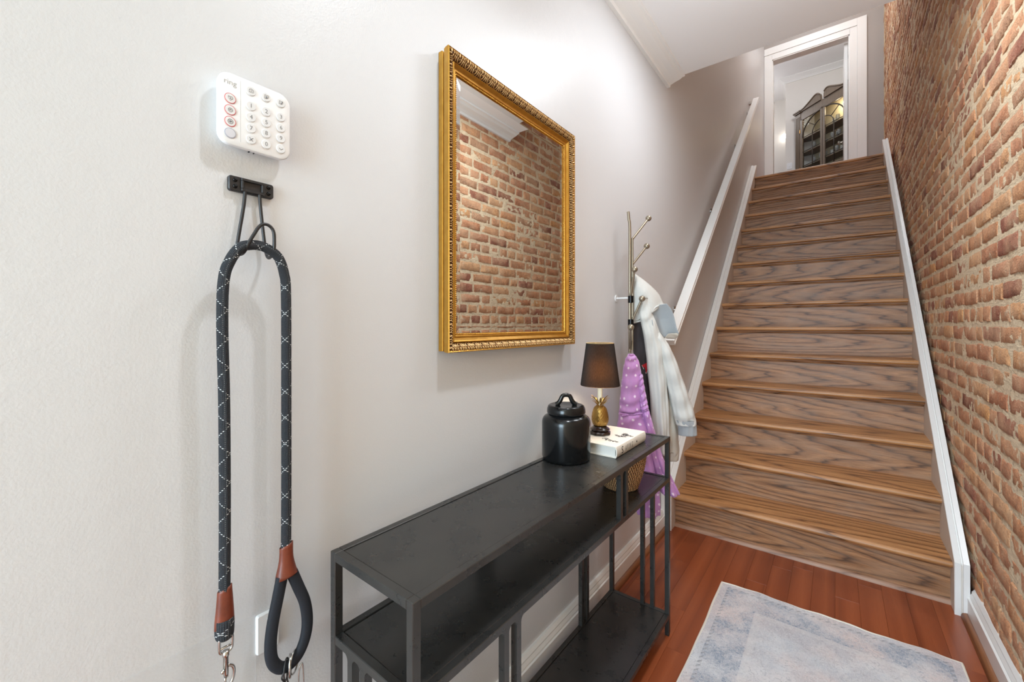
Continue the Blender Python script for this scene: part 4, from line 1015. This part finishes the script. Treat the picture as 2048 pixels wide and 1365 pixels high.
# swivel bolt snap
sn = []
D = [(.2395, .700), (.2395, .688), (.2405, .681), (.2440, .678), (.2530, .678), (.2565, .681), (.2575, .688), (.2575, .700), (.2540, .707), (.2485, .709), (.2430, .707)]
V, F, _ = tube_data([(xr + .006, y, z) for y, z in spline(D + D[:1], 40)[:-1]], .0022, 8, True); sn.append((V, F))
V, F, _ = tube_data([(xr + .006, .2395, .6865), (xr + .006, .2575, .6865)], .0018, 8); sn.append((V, F))
V, F, _ = tube_data([(xr + .006, .2485, .680), (xr + .006, .2485, .672), (xr + .006, .2485, .671), (xr + .006, .2485, .645), (xr + .006, .2490, .638)], [.0048, .0048, .0038, .0038, .0030], 12); sn.append((V, F))
V, F, _ = tube_data(spline([(xr + .006, .2510, .656), (xr + .006, .2580, .650), (xr + .006, .2600, .640), (xr + .006, .2575, .628), (xr + .006, .2510, .619), (xr + .006, .2470, .620), (xr + .006, .2462, .630)], 30), .0024, 8); sn.append((V, F))
clip = mesh_obj('bolt_snap', *join(sn), M_CHROME, t, True)
V, F, _ = tube_data([(xr + .006, .2478, .642), (xr + .006, .2475, .622)], .0018, 8); V2, F2 = ball_data((xr + .009, .2435, .651), .0034, 10, 6)
mesh_obj('thumb_slide', *join([(V, F), (V2, F2)]), M_CHROME, clip, True)
# three metal things threaded on the loop
def ring(name, label, c, rad, r, mat, rot, group='metal rings and clips on the leash loop'):
    L = []
    for a in np.linspace(0, 2 * math.pi, 37)[:-1]:
        v = Vector((0, rad[0] * math.cos(a), rad[1] * math.sin(a))); v.rotate(Matrix.Rotation(rot, 3, 'Z')); L.append((c[0] + v.x, c[1] + v.y, c[2] + v.z))
    V, F, _ = tube_data(L, r, 8, True); o = mesh_obj(name, V, F, mat, None, True); return tag(o, label, 'ring', group)
ring('metal_ring', 'black metal ring around the leash handle, lowest part of the loop', (xr + .004, .3420, .5885), (.0125, .018), .0014, M_BLKPLASTIC, R(50))
ring('metal_ring', 'thick silver ring hooked around the padded leash handle', (xr + .004, .3490, .590), (.014, .0185), .0022, M_CHROME, R(62))
ring('metal_ring', 'thin silver ring around the leash handle, second of two silver rings', (xr + .004, .3560, .5930), (.015, .0195), .0016, M_CHROME, R(40))
V, F, _ = tube_data([(xr + .010, y, z) for y, z in spline([(.3640, .584), (.3675, .586), (.3690, .575), (.3700, .555), (.3690, .535), (.3640, .531), (.3610, .540), (.3612, .570), (.3640, .584)], 50)[:-1]], .0013, 8, True)
tag(mesh_obj('wire_clip', V, F, M_CHROME, None, True), 'slim silver wire clip hanging from the rings on the leash loop', 'clip')
V, F, _ = tube_data([(xr + .012, y, z) for y, z in spline([(.334, .592), (.331, .584), (.334, .577), (.338, .570), (.340, .555), (.343, .54), (.345, .555), (.341, .572), (.340, .580), (.340, .588)], 50)], .0014, 8, False)
tag(mesh_obj('snap_hook', V, F, M_BLKPLASTIC, None, True), 'small black snap hook dangling under the leash handle', 'hook')

# low clear wall guard and the outlet plate beside it
g = M('clear_wall_guard'); g.bsdf(Base_Color=(0.80, 0.82, 0.83), Roughness=0.12, Alpha=0.10)
o = boxes('wall_guard', [(W + .0002, W + .003, YA + .1, .3085, .12, .686)], g.m); tag(o, 'clear plastic guard sheet on the low wall behind the leash', 'panel')
t = thing('cover_plate', 'narrow white cover plate on the wall half hidden by the padded leash handle', 'cover plate', (W, .328, .647))
mesh_obj('plate', *rr_plate(.309, .347, .612, .682, .004, [(W, 0), (W + .004, 0), (W + .006, .002)]), M_WHITEPLASTIC, t, True, sharp=30)
mesh_obj('screw', [(W + .006 + v[2] * .4, .328 + v[0], .670 + v[1]) for v in ball_data((0, 0, 0), .0025, 12, 6)[0]], ball_data((0, 0, 0), .0025, 12, 6)[1], M_BUTTON, t, True)

# ------------------------------------------------------------------ coat rack and what hangs on it
M_PEWTER = plain('brushed_pewter', (150, 138, 120), 0.36, 0.75)
px_, py_ = -0.748, 1.855
t = thing('coat_rack', 'pewter wall coat rack, a slim pole with angled ball-tipped pegs', 'coat rack', (W, py_, 1.08))
V, F, _ = tube_data(spline([(px_ - .006, py_ - .004, 1.722), (px_ - .004, py_ - .002, 1.69), (px_, py_, 1.64), (px_, py_, 1.4), (px_, py_, 1.072)], 30), .0065, 12)
V2, F2, _ = tube_data([(px_ + .010, py_ + .006, 1.60), (px_ + .010, py_ + .006, 1.085)], .005, 10)
mesh_obj('pole', *join([(V, F), (V2, F2)]), M_PEWTER, t, True, sharp=50)
for z in (1.318, 1.21): 
    V, F, _ = tube_data([(px_ + .004, py_ + .002, z + .016), (px_ + .004, py_ + .002, z - .016)], .013, 14); mesh_obj('collar', V, F, M_DARKSCREW, t, True, sharp=40)
for z in (1.325,):
    V, F, _ = tube_data([(W, py_, z), (px_, py_, z)], .004, 10); V2, F2, _ = tube_data([(W, py_, z), (W + .004, py_, z)], .016, 20)
    mesh_obj('wall_mount', *join([(V, F), (V2, F2)]), M_WHITEPLASTIC, t, True, sharp=40)
PEG = [((-.741, 1.861, 1.592), (-.700, 1.964, 1.706)), ((-.739, 1.861, 1.477), (-.700, 1.941, 1.571)), ((-.744, 1.853, 1.335), (-.712, 1.822, 1.450)), ((-.738, 1.857, 1.220), (-.688, 1.848, 1.3185)), ((-.747, 1.850, 1.093), (-.712, 1.778, 1.190))]
for a, b in PEG:
    V, F, _ = tube_data([a, b], .0052, 10); p = mesh_obj('peg', V, F, M_PEWTER, t, True, sharp=50)
    mesh_obj('ball_tip', *ball_data(b, .0138, 18, 12), M_PEWTER, p, True)

# cloth shells: a garment is laid out in the vertical plane facing the hall diagonal (right = RT, toward the wall = DP)
RT = np.array([math.cos(YAW), math.sin(YAW), 0]); DP = np.array([-math.sin(YAW), math.cos(YAW), 0])
G0 = np.array([-.748, 1.855, 1.2])                      # the rack's pole
GF = G0 @ DP; GU = G0 @ RT
K = 836.0 / GF
def GP(a, b, d=0.0):
    """a: metres to the right of the pole, b: height, d: metres toward the wall"""
    return G0 * np.array([1, 1, 0]) + RT * a + DP * d + np.array([0, 0, b])
def cloth(name, c, sheen=0.1, rough=0.8, dots=None, bump=.25):
    m = M(name); n1 = m.noise(m.obj, 30, 4, .6).outputs[0]; n2 = m.noise(m.obj, 900, 2).outputs[0]
    col = m.mix(n1, tuple(v * .93 for v in lin(c)), lin(c))
    if dots:
        vr = m.n('TexVoronoi', {'feature': 'F1', 'voronoi_dimensions': '2D'}, Vector=m.n('TexCoord').outputs['UV'], Scale=24.0, Randomness=0.6)
        col = m.mix(m.ramp(vr.outputs['Distance'], [(.09, (1, 1, 1)), (.15, (0, 0, 0))]), col, lin(dots))
        big = m.noise(m.obj, 7, 2).outputs[0]; col = m.mix(m.math('MULTIPLY', big, .5), col, lin((206, 150, 200)))
    nd = m.bsdf(Base_Color=col, Roughness=rough, Normal=m.bump(m.math('ADD', n1, m.math('MULTIPLY', n2, .15)), bump, .006))
    nd.inputs['Sheen Weight'].default_value = sheen
    return m.m
M_JKT = cloth('off_white_nylon', (202, 200, 194), .1, .6); M_JKTIN = cloth('pale_grey_lining', (158, 162, 165), .1, .7)
M_JKTS = cloth('shaded_nylon', (190, 181, 168), .1, .6)  # same off-white nylon, with the shade of its back parts in the colour
M_GREY = cloth('charcoal_fleece', (62, 56, 58), .3, .95); M_LILAC = cloth('lilac_satin', (188, 132, 198), .3, .38, (246, 232, 248), .35)
M_LILACD = M_LILAC
def hang(name, par, mat, sect, n=48, rows=60, nf=7, amp=.10, seed=0, twist=1.2, thick=.0016, gather=0):
    """hanging cloth tube; sect: list of (height, left a, right a, depth centre, half depth)"""
    S = spline(sect, rows); V, F, UV = [], [], []
    for j, (b, l, r, dc, hd) in enumerate(S):
        v = j / (rows - 1); c, w = (l + r) / 2, (r - l) / 2
        for i in range(n):
            th = 2 * math.pi * i / n
            f = math.sin(nf * th + seed + twist * v * 3) * .6 + .4 * math.sin((2 * nf + 1) * th - seed * 2 + v * 5)
            k = 1 + amp * f * (.35 + .65 * v if not gather else 1)
            wob = .003 * math.sin(v * 38 + 3 * math.sin(th + seed)) if not gather else 0
            V.append(GP(c + w * math.cos(th) * (1 + (k - 1) * .35), b + wob * .4, dc + hd * math.sin(th) * k + wob)); UV.append((abs(i / n - .5) * .28 + seed, b))
    for j in range(rows - 1):
        for i in range(n): F.append((j * n + i, j * n + (i + 1) % n, (j + 1) * n + (i + 1) % n, (j + 1) * n + i))
    F.append(tuple(range(n)))
    o = mesh_obj(name, V, F, mat, par, True, uv=UV); md = o.modifiers.new('s', 'SOLIDIFY'); md.thickness = thick; md.offset = -1
    return o
def at_depth(dm):
    """measures taken from the photograph for a garment hanging dm beyond the pole: metres to the right of it, and height"""
    k = 836.0 / (GF + dm)
    return (lambda px: (px - 1024) / k - GU), (lambda py: 1.2 + (650.5 - py) / k)
def secs(L, dc, hd):
    out = []
    for k, (y, l, r) in enumerate(L):
        A, Bz = at_depth(DM); out.append((Bz(y), A(l), A(r), (dc[k] if isinstance(dc, list) else dc) + SH, hd[k] if isinstance(hd, list) else hd))
    return out
# --- off-white hooded jacket
DM, SH = 0.0, 0.050; A, Bz = at_depth(DM)
t = thing('hooded_jacket', 'off-white hooded rain jacket hanging by its hood from the coat rack', 'jacket', tuple(GP(.05, .90, -.06)))
body = hang('body', t, M_JKT, secs([(596, 1284, 1298), (628, 1279, 1304), (650, 1283, 1312), (690, 1290, 1325), (740, 1295, 1329), (800, 1301, 1333), (868, 1306, 1336), (905, 1309, 1338)], -.055, [.006, .014, .020, .03, .034, .036, .038, .04]), nf=5, amp=.20, seed=1.0)
hang('back_panel', t, M_JKTS, secs([(640, 1296, 1324), (690, 1306, 1332), (760, 1318, 1344), (830, 1326, 1354), (890, 1329, 1362), (923, 1329, 1361)], -.02, [.012, .018, .022, .025, .027, .028]), nf=4, amp=.18, seed=2.2)
slv = hang('sleeve', t, M_JKT, secs([(652, 1302, 1311), (668, 1304, 1320), (690, 1312, 1334), (720, 1321, 1347), (760, 1330, 1361), (800, 1339, 1375), (830, 1345, 1384), (848, 1350, 1387)], [-.045, -.055, -.065, -.07, -.07, -.07, -.07, -.07], [.006, .014, .022, .026, .03, .032, .032, .030]), nf=4, amp=.14, seed=.4)
hang('cuff', slv, M_JKTIN, secs([(838, 1348, 1386), (846, 1351, 1387), (852, 1353, 1388), (860, 1354, 1388.5), (868, 1354, 1389)], -.07, [.031, .031, .028, .028, .028]), nf=11, amp=.07, seed=.1, gather=1, rows=24)
hang('hem_band', body, M_JKTS, secs([(906, 1329, 1362), (914, 1329, 1362), (924, 1329, 1361)], -.02, .0295), nf=4, amp=.14, seed=2.9, rows=8, gather=1)
def patch(name, par, mat, edges, bulge, d0, d1, nu=22, nv=26, thick=.002, rip=.004, seed=0):
    """surface lofted between two polylines of (px, py); bulge toward the hall, d0/d1: depth of the two edges"""
    Lf, Rf = spline(edges[0], nv), spline(edges[1], nv); V, F = [], []
    for j in range(nv):
        for i in range(nu):
            u = i / (nu - 1); v = j / (nv - 1); q = Lf[j] * (1 - u) + Rf[j] * u
            d = SH + d0 * (1 - u) + d1 * u - bulge * math.sin(math.pi * u) * min(1, .25 + v * 1.6) + rip * math.sin(9 * u + 6 * v + seed) * v
            V.append(GP(A(q[0]), Bz(q[1]), d))
    for j in range(nv - 1):
        for i in range(nu - 1): F.append((j * nu + i, j * nu + i + 1, (j + 1) * nu + i + 1, (j + 1) * nu + i))
    o = mesh_obj(name, V, F, mat, par, True); md = o.modifiers.new('s', 'SOLIDIFY'); md.thickness = thick
    return o
SH = 0.060
hood = patch('hood', t, M_JKT, ([(1268, 549), (1264, 575), (1262.5, 605), (1264, 630), (1271, 646)], [(1272, 547), (1290, 560), (1308, 575), (1322, 590), (1331, 609)]), .040, -.020, -.040, seed=.5)
rim_ = spline([(1271, 646), (1283, 642), (1294, 635), (1301, 624), (1310, 615), (1320, 611), (1331, 609)], 30)
V, F, _ = tube_data([GP(A(x), Bz(y), SH - .020 - .020 * k / 29 - .041 * math.sin(math.pi * k / 29)) for k, (x, y) in enumerate(rim_)], .0045, 8)
mesh_obj('hood_hem', V, F, M_JKT, hood, True)
patch('hood_back', hood, M_JKTIN, ([(1304, 612), (1303, 626), (1309, 645), (1318, 662), (1328, 676)], [(1330, 608), (1340, 620), (1346, 637), (1350, 655), (1354, 668)]), -.030, -.062, -.080, seed=2.0)
patch('hood_edge', hood, M_JKTS, ([(1328, 676), (1334, 677), (1340, 677), (1346, 677.5), (1351, 677)], [(1332, 668), (1338, 667), (1345, 667), (1350, 667), (1354, 668)]), .004, -.066, -.082, nu=8, nv=14)
V, F, _ = tube_data([GP(A(x), Bz(y), SH - .088) for x, y in ((1300, 640), (1302.5, 655), (1304, 667), (1305, 676))], [.0016, .0016, .0016, .0032], 8)
mesh_obj('drawcord', V, F, M_JKTIN, t, True)
# --- charcoal jacket behind
DM, SH = 0.06, 0.088; A, Bz = at_depth(DM)
t = thing('grey_jacket', 'charcoal jacket with a small red patch squeezed behind the off-white jacket', 'jacket', tuple(GP(.03, .80, -.02)))
gb = hang('body', t, M_GREY, secs([(640, 1264, 1280), (670, 1265, 1288), (720, 1269, 1293), (770, 1276, 1298), (830, 1284, 1306), (900, 1292, 1312)], -.028, [.012, .018, .022, .022, .022, .02]), nf=4, amp=.15, seed=.8)
M_RED = plain('red_patch', (196, 28, 40), .5)
mesh_obj('emblem', [GP(A(x), Bz(y), SH - .052) for x, y in ((1280.5, 730), (1290.5, 725), (1291.5, 741), (1289, 747))], [(0, 1, 2, 3)], M_RED, gb)
V, F, _ = tube_data([GP(A(x), Bz(y), SH - .0525) for x, y in ((1280.5, 730), (1284, 737), (1289, 747), (1291.5, 741))], .0012, 6)
mesh_obj('emblem_edge', V, F, M_WHITEPLASTIC, gb)
# --- lilac dotted dress coat
DM, SH = -0.09, -0.045; A, Bz = at_depth(DM)
t = thing('lilac_coat', "child's lilac satin coat with white dots and flared hem, hung lowest on the rack", 'coat', tuple(GP(.04, .62, -.05)))
top = hang('bodice', t, M_LILAC, secs([(708, 1258, 1266), (715, 1253, 1272), (730, 1248, 1278), (760, 1243.5, 1281), (795, 1240, 1279), (818, 1238.5, 1279), (828, 1238, 1281)], -.050, [.006, .012, .020, .026, .028, .028, .028]), nf=5, amp=.10, seed=.3)
hang('skirt', t, M_LILAC, secs([(824, 1238.5, 1281), (835, 1237, 1285), (870, 1233, 1300), (910, 1240, 1308), (950, 1254, 1313), (990, 1266, 1316), (1027, 1275, 1318)], -.050, [.028, .032, .038, .040, .040, .040, .040]), nf=7, amp=.24, seed=1.1)
sl2 = hang('sleeve', t, M_LILAC, secs([(748, 1274, 1282), (770, 1275, 1285), (800, 1278, 1290.5), (818, 1280, 1294)], -.062, [.010, .014, .016, .018]), nf=5, amp=.14, seed=2)
hang('sleeve_ruffle', sl2, M_LILAC, secs([(816, 1281, 1294), (830, 1283, 1298), (867, 1291, 1308), (910, 1298, 1321), (945, 1308, 1336), (984, 1321, 1355)], -.058, [.018, .021, .026, .032, .036, .038]), nf=6, amp=.26, seed=.7)
V, F, _ = tube_data([GP(A(x), Bz(y), SH - .078 - .002 * math.sin(x)) for x, y in zip(np.linspace(1239, 1281, 30), np.linspace(829, 824, 30))], .0028, 6)
mesh_obj('waist_seam', V, F, M_LILACD, top, True)

# ------------------------------------------------------------------ rug
def rug():
    x0, x1, y0, y1 = -0.414, 0.353, 0.25, 2.136
    m = M('faded_rug_pile'); o = m.obj; sxyz = m.n('SeparateXYZ', None, Vector=m.n('TexCoord').outputs['UV'])
    u, v = sxyz.outputs[0], sxyz.outputs[1]                      # metres from the left edge and from the stair end
    edge = m.math('MINIMUM', m.math('MINIMUM', u, m.math('SUBTRACT', x1 - x0, u)), v)
    n1 = m.noise(o, 11, 6, .7).outputs[0]; n2 = m.noise(m.vmul(o, (14, 90, 1)), 5, 4, .75).outputs[0]; n5 = m.noise(m.vmul(o, (90, 10, 1)), 5, 4, .75).outputs[0]
    n3 = m.noise(o, 3.4, 3, .6).outputs[0]; n4 = m.noise(o, 55, 5, .75, 1.5).outputs[0]; n6 = m.noise(m.vadd(o, (7, 3, 0)), 6, 4, .65).outputs[0]
    base = m.mix(m.ramp(n3, [(.40, (0, 0, 0)), (.60, (1, 1, 1))]), lin((214, 214, 217)), lin((216, 195, 190)))
    bord = m.math('MULTIPLY', m.math('LESS_THAN', edge, .150), m.math('GREATER_THAN', edge, .028))
    bf = m.math('MULTIPLY', m.math('MULTIPLY_ADD', bord, .55, .42), m.ramp(m.math('ADD', m.math('MULTIPLY', n6, .55), m.math('MULTIPLY', n4, .5)), [(.47, (0, 0, 0)), (.60, (1, 1, 1))]))
    c = m.mix(bf, base, lin((112, 128, 152)))
    c = m.mix(m.math('MULTIPLY', m.ramp(n4, [(.42, (1, 1, 1)), (.49, (0, 0, 0))]), .55), c, lin((138, 140, 150)))
    c = m.mix(m.math('MULTIPLY', m.ramp(n5, [(.50, (0, 0, 0)), (.62, (1, 1, 1))]), .45), c, lin((224, 223, 222)))
    lines = m.math('LESS_THAN', m.math('ABSOLUTE', m.math('SUBTRACT', edge, .165)), .012)
    dots = m.math('MULTIPLY', m.math('LESS_THAN', m.math('ABSOLUTE', m.math('SUBTRACT', edge, .034)), .006), m.math('GREATER_THAN', m.math('FRACT', m.math('MULTIPLY', m.math('ADD', u, v), 42)), .62))
    c = m.mix(m.math('MULTIPLY', m.math('MULTIPLY', lines, .45), n1), c, lin((222, 219, 214)))
    c = m.mix(m.math('MULTIPLY', dots, .6), c, lin((104, 104, 112)))
    c = m.mix(m.ramp(n2, [(.40, (.6, .6, .6)), (.56, (0, 0, 0))]), c, lin((222, 221, 220)))
    m.bsdf(Base_Color=c, Roughness=.95, Normal=m.bump(n2, .5, .004))
    t = thing('rug', 'faded pale blue and pink runner rug lying on the cherry floorboards', 'rug', ((x0 + x1) / 2, (y0 + y1) / 2, 0))
    nx, ny = 60, 150; V, F, UV = [], [], []
    wob = lambda s: .004 * math.sin(s * 9) + .002 * math.sin(s * 23 + 1)
    def P(i, j):
        u, v = i / nx, j / ny; x = x0 + (x1 - x0) * u + (wob(v * 2) * (1 - 2 * u)) * .4; y = y0 + (y1 - y0) * v + wob(u * 2 + 4) * v
        return x, y
    for k, z in enumerate((.0006, .007)):
        for j in range(ny + 1):
            for i in range(nx + 1):
                x, y = P(i, j); zz2 = z + (.0012 * math.sin(x * 14 + y * 5) + .0012 if k else 0)
                V.append((x, y, zz2)); UV.append((x - x0, y1 - y))
    n1_ = (nx + 1) * (ny + 1); q = lambda i, j: n1_ + j * (nx + 1) + i
    for j in range(ny):
        for i in range(nx): F.append((q(i, j), q(i + 1, j), q(i + 1, j + 1), q(i, j + 1)))
    ring_ = [(i, 0) for i in range(nx)] + [(nx, j) for j in range(ny)] + [(i, ny) for i in range(nx, 0, -1)] + [(0, j) for j in range(ny, 0, -1)]
    for a, b in zip(ring_, ring_[1:] + ring_[:1]):
        ia, ib = q(*a), q(*b); F.append((ia - n1_, ib - n1_, ib, ia))
    mesh_obj('pile', V, F, m.m, t, True, uv=UV, sharp=40)
    pts = [(*P(*a), .0052) for a in ring_]
    V, F, _ = tube_data(pts, .0046, 8, True)
    mesh_obj('edge_binding', V, F, plain('ivory_binding', (226, 219, 205), .85, bump=.5, bscale=900), t, True)
rug()
